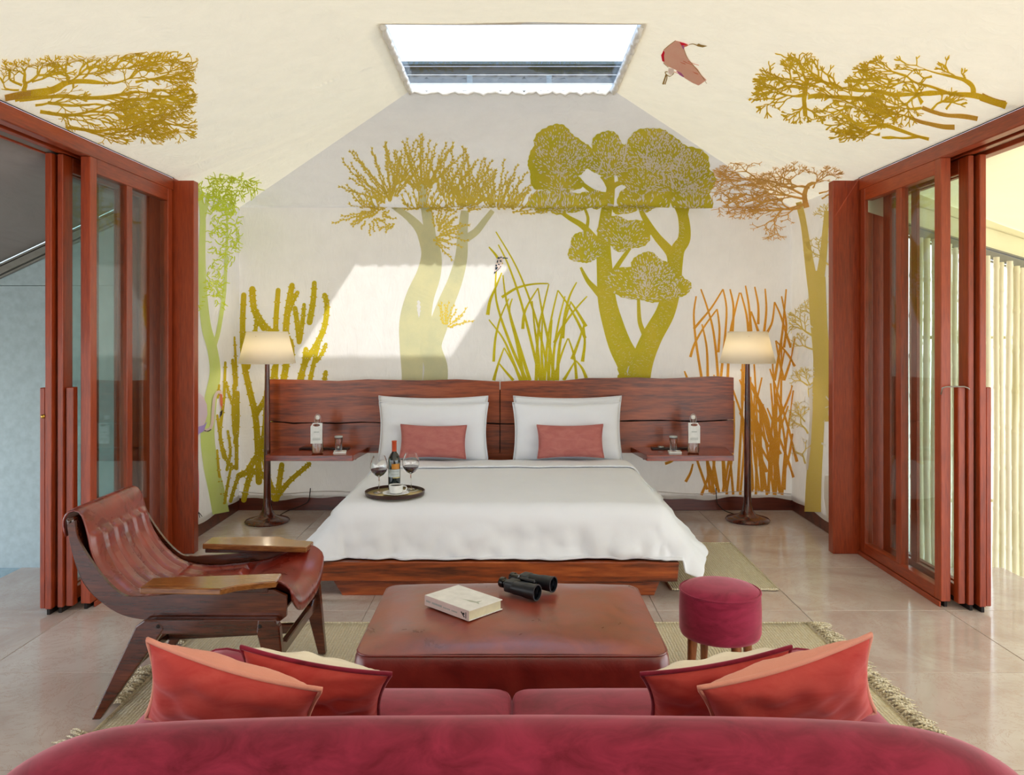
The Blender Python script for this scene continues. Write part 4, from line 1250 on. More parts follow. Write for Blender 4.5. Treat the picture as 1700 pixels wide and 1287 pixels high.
def pillow_mb(w, h, t, n=34, pinch=0.07, seed=0, wr=0.012, sag=0.0):
    """pillow standing in xz, thickness along y"""
    mb = MB()
    def half(sg):
        def fn(u, v):
            a, c = 2 * u - 1, 2 * v - 1
            x = w / 2 * a * (1 - pinch * (1 - a * a) * 0 - pinch * (abs(c) ** 2) * (1 - abs(a) ** 4) * 0)
            z = h / 2 * c
            # pinched edges: sides bow inward, corners poke out
            x -= w * pinch * 0.5 * (1 - c * c) * a * abs(a) ** 3
            z -= h * pinch * 0.9 * (1 - a * a) * c * abs(c) ** 3
            th = t / 2 * (max(0, 1 - abs(a) ** 2.6) ** 0.55) * (max(0, 1 - abs(c) ** 2.6) ** 0.55)
            th += wr * noise.noise(Vector((a * 3 + seed, c * 3, seed))) * (max(0, 1 - a * a) * max(0, 1 - c * c)) ** 0.5
            edge = (abs(a) ** 6 + abs(c) ** 6)
            th += wr * 0.5 * noise.noise(Vector((a * 12 + seed, c * 12, seed + 3))) * min(1, edge) * (max(0, 1 - a * a) * max(0, 1 - c * c)) ** 0.25
            z -= sag * th / t
            return Vector((x, sg * max(th, 0.0), z))
        return fn
    mb.grid(half(1), n, n, True); mb.grid(half(-1), n, n)
    return mb
def weld(o):
    bm = bmesh.new(); bm.from_mesh(o.data)
    bmesh.ops.remove_doubles(bm, verts=bm.verts, dist=0.0008)
    bm.to_mesh(o.data); bm.free()
    return o
def pillow_piping(w, h, pinch, r, n=28):
    pts = []
    def E(a, c):
        x = w / 2 * a - w * pinch * 0.5 * (1 - c * c) * a * abs(a) ** 3
        z = h / 2 * c - h * pinch * 0.9 * (1 - a * a) * c * abs(c) ** 3
        return (x, 0, z)
    for i in range(n): pts.append(E(-1 + 2 * i / n, -1))
    for i in range(n): pts.append(E(1, -1 + 2 * i / n))
    for i in range(n): pts.append(E(1 - 2 * i / n, 1))
    for i in range(n): pts.append(E(-1, 1 - 2 * i / n))
    mb = MB(); mb.tube(pts, r, 6, closed=True)
    return mb
def place(o, loc, rot):
    o.location = loc; o.rotation_euler = rot
    return o
def soft(name, w, h, t, mat, loc, rot, label, cat, seed=0, pinch=0.07, group=None, piping=None, wr=0.012, n=34, seam_r=0.0035, par_only=False):
    o = weld(pillow_mb(w, h, t, n, pinch, seed, wr).build(name, mat, None, True))
    place(o, loc, rot); tag(o, label, cat, group)
    q = pillow_piping(w, h, pinch, seam_r).build('piping' if piping else 'seam', piping or mat, o, True)
    return o
# headboard
HY = 6.62
hb = thing('headboard', 'wide live-edge rosewood headboard of four planks behind the bed', 'headboard', (BX, HY, 0.5))
hl = (BX, HY, 0.5)
def top_z(px):
    # wavy live edge read along its length
    pts = [(443, 630), (500, 631), (560, 633), (610, 630), (650, 631), (700, 632), (760, 630), (828, 634), (870, 632), (930, 633), (975, 628), (1020, 628), (1060, 627), (1100, 629), (1150, 627), (1190, 625), (1218, 627)]
    for (a, ya), (c, yc) in zip(pts[:-1], pts[1:]):
        if a <= px <= c: return EYE - ((ya + (yc - ya) * (px - a) / (c - a)) - VPY) * HY / FPX
    return 1.14
def hx(px): return (px - VPX) * HY / FPX
def crack(px, up):
    pts = [(443, 700), (470, 701), (485, 703), (520, 702), (560, 703), (600, 701), (632, 702), (760, 700), (828, 704), (850, 704), (1040, 699), (1100, 698), (1130, 699), (1160, 700), (1218, 697)]
    for (a, ya), (c, yc) in zip(pts[:-1], pts[1:]):
        if a <= px <= c:
            y = ya + (yc - ya) * (px - a) / (c - a)
            wgap = 1.1 + 0.8 * noise.noise(Vector((px * 0.03, 0, 0)))
            y += -wgap if up else wgap
            return EYE - (y - VPY) * HY / FPX
    return 0.78
for (a, c) in ((443, 829.2), (830.8, 1218)):
    n = 60
    xs = [a + (c - a) * i / n for i in range(n + 1)]
    mb = MB()
    mb.prism([(hx(x), crack(x, True)) for x in xs] + [(hx(x), top_z(x)) for x in reversed(xs)], 'y', HY, HY + 0.05, 0.0)
    local(mb, 'plank', M['rose_x'], hb, hl)
    mb = MB()
    mb.prism([(hx(a), 0.53), (hx(c), 0.53)] + [(hx(x), crack(x, False)) for x in reversed(xs)], 'y', HY, HY + 0.05, 0.0)
    local(mb, 'plank', M['rose_x'], hb, hl)
b = MB(); b.box(-0.95, 0.83, HY, HY + 0.05, 0.36, 0.527, 0.002); local(b, 'lower_rail', M['rose_x'], hb, hl)
b = MB(); b.box(hx(450), hx(1210), HY + 0.051, HY + 0.075, 0.56, 1.05); local(b, 'backing', M['dark'], hb, hl)
b = MB(); b.box(hx(800), hx(860), HY + 0.076, HY + 0.12, 0.0, 1.0); local(b, 'support', M['dark'], hb, hl)
# bedside shelves
SZ = 0.578
def shelf(x0, x1, xb0, xb1, y0, label, group=None):
    root = thing('bedside_shelf', label, 'shelf', ((x0 + x1) / 2, 6.4, SZ - 0.05))
    ll = ((x0 + x1) / 2, 6.4, SZ - 0.05)
    mb = MB(); mb.prism([(x0, y0), (x1, y0), (xb1, HY - 0.002), (xb0, HY - 0.002)], 'z', SZ - 0.045, SZ, 0.004)
    local(mb, 'top', M['shelf_x'], root, ll)
    mb = MB(); mb.box(min(xb0, xb1) + 0.1, max(xb0, xb1) - 0.1, HY - 0.03, HY - 0.004, SZ - 0.10, SZ - 0.047); local(mb, 'bracket', M['dark'], root, ll)
    return root
shelf(-1.912, -1.235, -1.912, -1.19, 6.19, 'reddish wooden bedside shelf left of the bed, one edge by the lamp pole')
shelf(1.045, 1.722, 0.985, 1.775, 6.19, 'dark reddish wooden bedside shelf right of the bed')

# pillows and cushions
PZ = 0.50
g = 'white bed pillows'
soft('pillow', 0.90, 0.51, 0.13, M['linen'], (-0.645, 6.530, PZ + 0.255), (-0.09, 0, 0.0), 'white pillow at the back of the left pair, against the headboard', 'pillow', 1, 0.05, g)
soft('pillow', 0.88, 0.475, 0.14, M['linen'], (-0.63, 6.385, PZ + 0.234), (-0.12, 0.006, 0), 'white pillow at the front of the left pair, behind the left pink cushion', 'pillow', 5, 0.05, g)
soft('pillow', 0.89, 0.51, 0.13, M['linen'], (0.455, 6.530, PZ + 0.255), (-0.09, 0, 0), 'white pillow at the back of the right pair, against the headboard', 'pillow', 9, 0.05, g)
soft('pillow', 0.87, 0.475, 0.14, M['linen'], (0.44, 6.385, PZ + 0.234), (-0.12, -0.006, 0), 'white pillow at the front of the right pair, behind the right pink cushion', 'pillow', 12, 0.05, g)
soft('bed_cushion', 0.52, 0.26, 0.10, M['rosecush'], (-0.615, 6.225, 0.556 + 0.124), (-0.20, 0.015, 0), 'dusty pink velvet cushion in front of the left pillows', 'cushion', 3, 0.06, 'small pink velvet cushions on the bed')
soft('bed_cushion', 0.52, 0.26, 0.10, M['rosecush'], (0.455, 6.225, 0.556 + 0.126), (-0.20, -0.01, 0), 'dusty pink velvet cushion in front of the right pillows', 'cushion', 8, 0.06, 'small pink velvet cushions on the bed')

# ------------------------------------------------------------------ floor lamps
def lamp(x, y, label, tilt=0.0, sr=(0.160, 0.222), z0=1.285, z1=1.535):
    root = thing('floor_lamp', label, 'lamp', (x, y, 0))
    mb = MB(); mb.lathe([(0.0, 0), (0.170, 0.0), (0.176, 0.012), (0.168, 0.022), (0.12, 0.034), (0.07, 0.052), (0.045, 0.085), (0.034, 0.14), (0.029, 0.20), (0.0, 0.20)], n=48); mb.build('base', M['lampwood'], root, True, 40)
    mb = MB(); mb.lathe([(0.029, 0.20), (0.027, 0.5), (0.023, 0.9), (0.019, 1.25), (0.017, 1.30)], n=24); mb.build('pole', M['lampwood'], root, True, 60)
    mb = MB(); mb.lathe([(sr[1], z0), (sr[0], z1)], n=64)
    del mb.f[-2:]; del mb.mi[-2:]
    s = mb.build('lamp_shade', M['shade'], root, True, 60, solid=0.003)
    mb = MB(); mb.tube([(sr[0] * cos(a * pi / 24), sr[0] * sin(a * pi / 24), z1) for a in range(48)], 0.003, 6, True); mb.build('rim', M['shade'], s, True); mb = MB(); mb.tube([(sr[1] * cos(a * pi / 24), sr[1] * sin(a * pi / 24), z0) for a in range(48)], 0.003, 6, True); mb.build('rim', M['shade'], s, True)
    mb = MB()
    for k in range(3):
        a = k * 2 * pi / 3 + 0.3; mb.tube([(0.0, 0, 1.475), (sr[0] * 1.08 * cos(a), sr[0] * 1.08 * sin(a), 1.50)], 0.002, 6)
    mb.tube([(0.0, 0, 1.30), (0, 0, 1.49)], 0.004, 8); mb.build('shade_carrier', M['brass'], root, True)
    mb = MB(); mb.lathe([(0.0, 1.305), (0.017, 1.31), (0.017, 1.35), (0.02, 1.37), (0.03, 1.40), (0.031, 1.42), (0.022, 1.442), (0.0, 1.45)], n=20)
    mb.build('bulb', M['bulb'], root, True)
    return root
t = NT('warm_bulb'); e_ = t.n('ShaderNodeEmission'); e_.inputs[0].default_value = (1.0, 0.84, 0.62, 1); e_.inputs[1].default_value = LAMP_E
t.l(e_.outputs[0], t.out.inputs[0]); M['bulb'] = t.m
lamp(-1.975, 6.44, 'turned dark wood floor lamp with white linen shade left of the headboard')
lamp(1.915, 6.49, 'turned dark wood floor lamp with cream linen shade right of the headboard', 0, (0.155, 0.220))
mb = MB(); mb.tube(cr([(-1.93, 6.60, 0.012), (-1.90, 6.74, 0.02), (-1.80, 6.82, 0.05), (-1.74, 6.82, 0.09), (-1.72, 6.81, 0.20)], 8), 0.004, 6)
tag(mb.build('lamp_cord', M['dark'], None, True), 'thin dark power cord running from the left lamp to the skirting', 'cord')
mb = MB(); mb.tube(cr([(1.86, 6.66, 0.012), (1.80, 6.76, 0.02), (1.76, 6.82, 0.06), (1.75, 6.82, 0.09), (1.74, 6.81, 0.20)], 8), 0.004, 6)
tag(mb.build('lamp_cord', M['dark'], None, True), 'thin dark power cord running from the right lamp to the skirting', 'cord')

# ------------------------------------------------------------------ bedside bottles, glasses, chargers
M['water'] = simple('water_tint', '#dfe9ea', 0.05)
t = NT('drinking_water'); M['water'] = t.pbr((0.95, 0.98, 0.98, 1), 0.0, 0, None, 0.5, 0, 0, 1.0, 1.33)
M['tagpaper'] = simple('white_tag_card', '#f2f4f3', 0.7)
M['printgrey'] = simple('grey_print', '#8b9a98', 0.8)
M['porc'] = simple('white_porcelain', '#f2f2ef', 0.15)
M['blackpl'] = simple('black_plastic', '#17181a', 0.3)
M['rubber'] = simple('orange_rubber', '#8a5648', 0.6)
def text_mesh(s, size, mat, parent, M4, name='lettering', ext=0.0002, align='CENTER'):
    c = bpy.data.curves.new('t', 'FONT'); c.body = s; c.size = size; c.extrude = ext; c.align_x = align; c.resolution_u = 2
    o = bpy.data.objects.new('t', c); COL.objects.link(o)
    dg = bpy.context.evaluated_depsgraph_get()
    me = bpy.data.meshes.new_from_object(o.evaluated_get(dg))
    bpy.data.objects.remove(o); bpy.data.curves.remove(c)
    me.name = name; me.materials.clear(); me.materials.append(mat)
    q = bpy.data.objects.new(name, me); COL.objects.link(q); q.parent = parent; q.matrix_local = M4
    return q
def bottle(x, y, rz, label, flip=1):
    root = thing('water_bottle', label, 'bottle', (x, y, SZ), rz, 'water bottles on the bedside shelves')
    W = 0.044
    mb = MB(); mb.lathe([(0.0, 0.0), (W - 0.006, 0.0), (W, 0.006), (W, 0.165), (W - 0.006, 0.185), (0.022, 0.215), (0.015, 0.225), (0.014, 0.25), (0.017, 0.252), (0.017, 0.262), (0.012, 0.264), (0.010, 0.225), (W - 0.008, 0.182), (W - 0.003, 0.165), (W - 0.003, 0.012), (0.0, 0.010)], n=32)
    mb.build('glass_body', M['clear'], root, True, 50)
    mb = MB(); mb.lathe([(0.0, 0.0105), (W - 0.0045, 0.0125), (W - 0.0045, 0.120), (0.0, 0.120)], n=28); mb.build('water', M['water'], root, True, 50)
    mb = MB(); mb.lathe([(0.0, 0.258), (0.0115, 0.262), (0.016, 0.272), (0.017, 0.285), (0.012, 0.296), (0.0, 0.30)], n=20); st = mb.build('stopper', M['porc'], root, True)
    mb = MB(); mb.lathe([(0.010, 0.262), (0.0135, 0.264), (0.0135, 0.270), (0.010, 0.272)], n=20); mb.build('gasket', M['rubber'], st, True)
    mb = MB(); mb.tube(cr([(-0.018, 0, 0.235), (-0.024, 0, 0.262), (-0.020, 0, 0.292), (0, 0, 0.308), (0.020, 0, 0.292), (0.024, 0, 0.262), (0.018, 0, 0.235)], 5), 0.0017, 6)
    mb.tube([(0.0175 * cos(a * pi / 10), 0.0175 * sin(a * pi / 10), 0.235) for a in range(20)], 0.0015, 6, True)
    mb.build('wire_bail', M['steel'], root, True)
    # neck tag of white card with a hole, one cut corner
    f = flip
    outer = [(-0.045, 0.082), (0.045, 0.082), (0.045, 0.205 if f > 0 else 0.225), (0.033 * (1 if f > 0 else 1.3), 0.235), (-0.033 * (1 if f < 0 else 1.3), 0.235), (-0.045, 0.205 if f < 0 else 0.225)]
    if f > 0: outer = [(-0.046, 0.082), (0.044, 0.082), (0.046, 0.243), (-0.028, 0.243), (-0.046, 0.215)]
    else: outer = [(-0.044, 0.082), (0.046, 0.082), (0.046, 0.215), (0.028, 0.243), (-0.046, 0.243)]
    bm = bmesh.new()
    ov = [bm.verts.new((p[0], 0, p[1])) for p in outer]
    hv = [bm.verts.new((0.027 * cos(a * pi / 8), 0, 0.226 + 0.011 * sin(a * pi / 8))) for a in range(16)]
    es = [bm.edges.new((ov[i], ov[(i + 1) % len(ov)])) for i in range(len(ov))] + [bm.edges.new((hv[i], hv[(i + 1) % 16])) for i in range(16)]
    bmesh.ops.triangle_fill(bm, edges=es, use_beauty=True)
    mb = MB(); mb.bm(bm)
    tg = mb.build('neck_tag', M['tagpaper'], root, solid=0.0008)
    tg.location = (0, -W - 0.002, 0)
    mb = MB()
    for z, hw in ((0.122, 0.030), (0.115, 0.032), (0.108, 0.030)): mb.box(-hw, hw, -0.0008, -0.0005, z, z + 0.0022)
    for k in range(6): mb.box(-0.019 + k * 0.0068, -0.0145 + k * 0.0068, -0.0008, -0.0005, 0.168, 0.174 + 0.001 * (k % 2))
    mb.build('tag_print', M['printgrey'], tg, kind='stuff')
    return root
bottle(-1.535, 6.30, 0.06, 'swing-top water bottle with white neck tag on the left bedside shelf', 1)
bottle(1.435, 6.32, -0.06, 'swing-top water bottle with white neck tag on the right bedside shelf', -1)
def tumbler(x, y, label, cl):
    root = thing('tumbler', label, 'glass', (x, y, SZ + 0.012), 0, 'upturned tumblers')
    mb = MB(); mb.lathe([(0.024, 0.0), (0.026, 0.0), (0.031, 0.104), (0.029, 0.110), (0.0, 0.110), (0.0, 0.104), (0.026, 0.100)], n=28, close=False); mb.build('glass_body', M['clear'], root, True, 50)
    mb = MB(); mb.lathe([(0.0, 0.107), (0.028, 0.107), (0.033, 0.110), (0.033, 0.118), (0.028, 0.121), (0.0, 0.121)], n=28); mb.build('lid', M['clearlid'], root, True, 50)
    q = thing('coaster', cl, 'coaster', (x + 0.01, y, SZ), 0.15 if x < 0 else -0.1, 'white paper coasters')
    mb = MB(); mb.prism([(-0.05, -0.05), (0.05, -0.05), (0.05, 0.05), (-0.05, 0.05)], 'z', 0.0, 0.005, 0.001); mb.build('card', M['tagpaper'], q)
    mb = MB(); mb.prism([(-0.046, -0.048), (0.052, -0.045), (0.048, 0.05), (-0.05, 0.046)], 'z', 0.0055, 0.0115, 0.001); mb.build('napkin', M['tagpaper'], q)
    return root
M['clearlid'] = simple('frosted_lid', '#bfc4c2', 0.25)
tumbler(-1.375, 6.33, 'upturned tumbler with a lid beside the left water bottle', 'square white coaster beneath the left tumbler')
tumbler(1.28, 6.33, 'upturned tumbler with a lid beside the right water bottle', 'square white coaster beneath the right tumbler')
def charger(x, y, w, label):
    root = thing('charging_tray', label, 'tray', (x, y, SZ))
    mb = MB(); mb.box(-w / 2, w / 2, -0.045, 0.045, 0.0, 0.012, 0.003, 2); mb.build('tray_base', M['blackpl'], root, True, 40)
    mb = MB(); mb.lathe([(0, 0.012), (0.03, 0.012), (0.032, 0.018), (0.022, 0.026), (0, 0.028)], w * 0.3 * (1 if x < 0 else -1), 0, 0, 20); mb.build('dial', M['steel'], root, True)
    return root
charger(-1.53, 6.52, 0.40, 'flat black tray behind the left water bottle')
charger(1.33, 6.52, 0.38, 'flat black tray behind the right water bottle')
# ------------------------------------------------------------------ tray with wine and coffee on the bed
TZ = DZ + 0.018; TX, TY = -0.725, 4.945
tray = thing('serving_tray', 'round gilt tray with dark rim lying on the duvet', 'tray', (TX, TY, TZ))
M['gilt'] = simple('pale_gilt', '#c9b878', 0.3, 0.7); M['darkrim'] = simple('dark_brown_lacquer', '#3a2018', 0.3)
mb = MB(); mb.lathe([(0.0, 0.0), (0.172, 0.0), (0.176, 0.006), (0.172, 0.009), (0.0, 0.009)], n=56); mb.build('plate', M['gilt'], tray, True, 40)
mb = MB(); mb.lathe([(0.172, 0.004), (0.181, 0.002), (0.185, 0.022), (0.179, 0.024), (0.174, 0.008)], n=56, close=True); mb.build('rim', M['darkrim'], tray, True, 40)
wz = TZ + 0.0105
wine = thing('wine_bottle', 'dark wine bottle with orange-red capsule standing on the round tray', 'bottle', (-0.742, 5.03, wz), -0.1)
t = NT('dark_wine_glass'); M['wineglass'] = t.pbr((0.006, 0.012, 0.014, 1), 0.05, 0, None, 0.7, 0, 0.4)
M['capsule'] = simple('orange_capsule', '#c1491f', 0.35, 0.2); M['lab1'] = simple('pale_label', '#c8cfd0', 0.6); M['lab2'] = simple('gold_label', '#c8862e', 0.5)
mb = MB(); mb.lathe([(0.0, 0.004), (0.03, 0.0), (0.0375, 0.003), (0.0385, 0.01), (0.0385, 0.180), (0.036, 0.200), (0.026, 0.222), (0.0155, 0.236), (0.0140, 0.25)], n=36); mb.build('glass_body', M['wineglass'], wine, True, 50)
mb = MB(); mb.lathe([(0.0148, 0.240), (0.0152, 0.30), (0.0160, 0.302), (0.0160, 0.309), (0.0, 0.310)], n=28); mb.build('capsule', M['capsule'], wine, True, 50)
def label_arc(r, z0, z1, a0, a1, name, mat):
    mb = MB(); mb.grid(lambda u, v: (r * sin(a0 + (a1 - a0) * u), -r * cos(a0 + (a1 - a0) * u), z0 + (z1 - z0) * v), 16, 1); return mb.build(name, mat, wine, True)
label_arc(0.0392, 0.085, 0.133, -1.0, 1.3, 'label', M['lab1']); label_arc(0.0392, 0.135, 0.168, -0.2, 1.2, 'label', M['lab2']); label_arc(0.0395, 0.078, 0.084, 0.0, 1.3, 'label_band', M['gilt'])
label_arc(0.0396, 0.120, 0.1225, -0.3, 1.0, 'label_print', M['printgrey']); label_arc(0.0396, 0.100, 0.102, -0.3, 0.9, 'label_print', M['printgrey'])
t = NT('red_wine'); M['redwine'] = t.pbr((0.045, 0.008, 0.03, 1), 0.03, 0, None, 0.6)
def wineglass(x, y, label):
    root = thing('wine_glass', label, 'glass', (x, y, wz), 0, 'red wine glasses on the tray')
    mb = MB(); mb.lathe([(0.0, 0.0), (0.036, 0.0), (0.037, 0.002), (0.012, 0.006), (0.0045, 0.012), (0.0038, 0.05), (0.0038, 0.092), (0.008, 0.100), (0.030, 0.112), (0.047, 0.132), (0.054, 0.155), (0.052, 0.182), (0.043, 0.212), (0.036, 0.228), (0.0345, 0.228),
                         (0.0415, 0.212), (0.0505, 0.182), (0.0525, 0.155), (0.0455, 0.133), (0.029, 0.1135), (0.007, 0.1025), (0.0, 0.102)], n=36); mb.build('bowl_and_stem', M['clear'], root, True, 50)
    mb = MB(); mb.lathe([(0.0, 0.1025), (0.0065, 0.1031), (0.0285, 0.1140), (0.045, 0.1335), (0.0503, 0.147), (0.0, 0.147)], n=32); mb.build('wine', M['redwine'], root, True, 50)
    return root
wineglass(-0.822, 4.935, 'red wine glass at the left side of the tray'); wineglass(-0.640, 5.045, 'red wine glass at the right side of the tray')
cup = thing('coffee_cup', 'white porcelain cup of coffee on the front of the tray', 'cup', (-0.710, 4.885, wz + 0.0095))
mb = MB(); mb.lathe([(0.0, 0.0), (0.034, 0.0), (0.041, 0.008), (0.044, 0.05), (0.042, 0.05), (0.038, 0.010), (0.0, 0.006)], n=32); mb.build('bowl', M['porc'], cup, True, 50)
mb = MB(); mb.tube(cr([(0.042, 0, 0.042), (0.060, 0, 0.040), (0.064, 0, 0.027), (0.055, 0, 0.014), (0.041, 0, 0.014)], 5), 0.0035, 8); mb.build('handle', M['porc'], cup, True)
mb = MB(); mb.lathe([(0.0, 0.042), (0.0415, 0.042)], n=28); M['coffee'] = simple('crema', '#9a7a50', 0.3); mb.build('coffee', M['coffee'], cup, True)
sau = thing('saucer', 'white saucer beneath the coffee cup', 'saucer', (-0.710, 4.885, wz))
mb = MB(); mb.lathe([(0.0, 0.0), (0.045, 0.0), (0.082, 0.012), (0.081, 0.014), (0.044, 0.0055), (0.0, 0.005)], n=40); mb.build('dish', M['porc'], sau, True, 50)
mb = MB(); mb.tube([(-0.640, 4.895, wz + 0.018), (-0.605, 4.905, wz + 0.014), (-0.575, 4.915, wz + 0.022)], [0.0025, 0.002, 0.0035], 8, flat=0.5); tag(mb.build('teaspoon', M['steel'], None, True), 'small steel teaspoon resting on the saucer edge', 'spoon')
CH_ROT = 0.0
# (width, height), thickness, location, rotation of the four scatter cushions
SCATTER = [
    ((0.40, 0.29), 0.12, (-0.648, 1.835, 0.690), (0.52, 0.28, 0.0)),
    ((0.37, 0.24), 0.10, (-0.500, 2.015, 0.648), (0.62, 0.20, 0.05)),
    ((0.37, 0.24), 0.10, (0.520, 2.015, 0.648), (0.62, -0.20, -0.05)),
    ((0.40, 0.29), 0.12, (0.640, 1.835, 0.698), (0.52, -0.30, 0.0)),
]
# ------------------------------------------------------------------ jute rugs
t = NT('woven_jute')
co = t.coord('World')
w1 = t.n('ShaderNodeTexWave'); w1.inputs['Scale'].default_value = 32; w1.bands_direction = 'Y'; w1.inputs['Distortion'].default_value = 2.0; w1.inputs['Detail Scale'].default_value = 6; t.l(co, w1.inputs['Vector'])
w2 = t.n('ShaderNodeTexWave'); w2.inputs['Scale'].default_value = 22; w2.bands_direction = 'X'; w2.inputs['Distortion'].default_value = 2.5; t.l(co, w2.inputs['Vector'])
mm = t.n('ShaderNodeMath', operation='MULTIPLY'); t.l(w1.outputs['Fac'], mm.inputs[0]); t.l(w2.outputs['Fac'], mm.inputs[1])
n = t.noise(co, 60, 3)
c = t.ramp(mm.outputs[0], [(0.02, rgb(188, 170, 132)), (0.3, rgb(220, 206, 172)), (0.8, rgb(240, 230, 208))])
c = t.mix(0.5, c, t.ramp(n, [(0.3, rgb(222, 206, 170)), (0.7, rgb(244, 236, 214))]))
M['jute'] = t.pbr(c, 0.95, 0, t.bump(mm.outputs[0], 0.9, 0.008), 0.1)
def rug(x0, x1, y0, y1, label, fringe=(True, True), rows=30):
    root = thing('jute_rug', label, 'rug', ((x0 + x1) / 2, (y0 + y1) / 2, 0.0))
    ll = ((x0 + x1) / 2, (y0 + y1) / 2, 0.0)
    mb = MB(); nx, ny = 50, 40
    def top(u, v):
        return (x0 + (x1 - x0) * u + 0.008 * sin(v * 30), y0 + (y1 - y0) * v + 0.008 * sin(u * 25), 0.0085 + 0.001 * noise.noise(Vector((u * 30, v * 30, 0))))
    mb.grid(top, nx, ny)
    o = local(mb, 'woven_field', M['jute'], root, ll, smooth=True, solid=0.008)
    mb = MB()
    pts = [(x0, y0, 0.012), (x1, y0, 0.012), (x1, y1, 0.012), (x0, y1, 0.012)]
    P = []
    for i in range(4):
        a, c_ = pts[i], pts[(i + 1) % 4]
        for k in range(40): P.append((a[0] + (c_[0] - a[0]) * k / 40, a[1] + (c_[1] - a[1]) * k / 40, 0.0105))
    mb.tube(P, 0.007, 8, True); local(mb, 'braided_edge', M['jute'], root, ll, smooth=True)
    random.seed(int(abs(x0) * 100))
    mb = MB()
    for side, X, sg in ((0, x0, -1), (1, x1, 1)):
        if not fringe[side]: continue
        n = int((y1 - y0) / 0.026)
        for i in range(n):
            y = y0 + (y1 - y0) * (i + 0.5) / n
            if side == 0 and min(abs(y - 3.155), abs(y - 3.785)) < 0.12: continue   # parted by the armchair's feet
            for q in range(4):
                L = random.uniform(0.06, 0.13); a = random.uniform(-0.7, 0.7)
                h = random.uniform(0.012, 0.03)
                mb.tube([(X, y, 0.0165), (X + sg * L * 0.3, y + L * 0.1 * a, h), (X + sg * L * 0.7 * cos(a), y + L * 0.6 * sin(a), h * 0.7), (X + sg * L * cos(a), y + L * sin(a), 0.006)], [0.005, 0.0045, 0.004, 0.002], 5)
    if mb.v: local(mb, 'fringe', M['jute'], root, ll, smooth=True, kind='stuff')
    return root
rug(-1.60, 1.55, 1.15, 4.19, 'large jute rug with frayed ends beneath the ottoman, stool and armchair')
rug(0.95, 1.58, 4.74, 5.76, 'small jute rug on the floor at the right side of the bed', (False, False))

# ------------------------------------------------------------------ ottoman
OX0, OX1, OY0, OY1, OZ = -0.562, 0.562, 2.82, 3.61, 0.42
ott = thing('ottoman', 'large rectangular oxblood leather ottoman with piped top', 'ottoman', (0, 3.2, 0)); ol = (0, 3.2, 0)
def cushion_box(x0, x1, y0, y1, z0, z1, crown, r=0.05, n=30, seed=0, bulge=0.01, wr=0.003):
    """soft box: superellipse outline, crowned top, slightly bulging sides"""
    mb = MB()
    cx, cy, hx_, hy = (x0 + x1) / 2, (y0 + y1) / 2, (x1 - x0) / 2, (y1 - y0) / 2
    N = 4 * n
    def outline(k, off=0.0):
        # rounded rectangle
        per = k / N * 4; sd = int(per) % 4; f = per - int(per)
        c4 = [(-1, -1), (1, -1), (1, 1), (-1, 1)]
        a, c = c4[sd], c4[(sd + 1) % 4]
        # denser near corners
        f = 0.5 - 0.5 * cos(pi * f)
        x, y = a[0] + (c[0] - a[0]) * f, a[1] + (c[1] - a[1]) * f
        X, Y = x * hx_, y * hy
        qx = max(-hx_ + r, min(hx_ - r, X)); qy = max(-hy + r, min(hy - r, Y))
        d = math.hypot(X - qx, Y - qy)
        if d > r: X, Y = qx + (X - qx) * r / d, qy + (Y - qy) * r / d
        l_ = math.hypot(X / hx_, Y / hy)
        m_ = max(abs(X) / hx_, abs(Y) / hy)
        return X, Y
    rings = []
    def ring(scale_off, z, inset=0.0):
        row = []
        for k in range(N):
            X, Y = outline(k)
            sx = (hx_ + scale_off) / hx_; sy = (hy + scale_off) / hy
            row.append((cx + X * sx, cy + Y * sy, z))
        rings.append(row)
    H = z1 - z0
    for f in (0.0, 0.04, 0.15, 0.35, 0.6, 0.85, 0.96, 1.0):
        ring(bulge * sin(pi * f) - 0.006 * (f in (0.0, 1.0)), z0 + H * f)
    vs = [p for row in rings for p in row]; fs = []
    for j in range(len(rings) - 1):
        for k in range(N):
            k2 = (k + 1) % N; fs.append((j * N + k, j * N + k2, (j + 1) * N + k2, (j + 1) * N + k))
    fs.append(tuple(range(N))[::-1])
    mb.add(vs, fs)
    # top
    tops = []
    for j in range(0, 13):
        s = 1 - j / 12.0; row = []
        for k in range(N):
            X, Y = outline(k)
            X *= (hx_ - 0.006) / hx_ * s; Y *= (hy - 0.006) / hy * s
            a, c = min(1, abs(X) / hx_), min(1, abs(Y) / hy)
            z = z1 + crown * ((1 - a ** 3.2) * (1 - c ** 3.2)) ** 0.6 + wr * noise.noise(Vector((X * 6 + seed, Y * 6, seed))) * (1 - max(a, c) ** 8)
            row.append((cx + X, cy + Y, z))
        tops.append(row)
    tb_ = MB(); vs = [p for row in tops[:-1] for p in row]; fs = []
    for j in range(len(tops) - 2):
        for k in range(N):
            k2 = (k + 1) % N; fs.append((j * N + k, j * N + k2, (j + 1) * N + k2, (j + 1) * N + k))
    vs.append(tops[-1][0]); ci = len(vs) - 1; j = len(tops) - 2
    for k in range(N): fs.append((j * N + k, j * N + (k + 1) % N, ci))
    tb_.add(vs, fs)
    pip = [(p[0], p[1], p[2]) for p in rings[-1]]
    return mb, tb_, pip
sd, tp, pp = cushion_box(OX0, OX1, OY0, OY1, 0.07, 0.395, 0.045, 0.06, 30, 3, 0.012, 0.006)
local(sd, 'side_panel', M['ottoman_side'], ott, ol, smooth=True, auto=50); local(tp, 'top_panel', M['ottoman'], ott, ol, smooth=True)
mb = MB(); mb.tube(pp, 0.0055, 8, True); local(mb, 'piping', M['ottoman_side'], ott, ol, smooth=True)
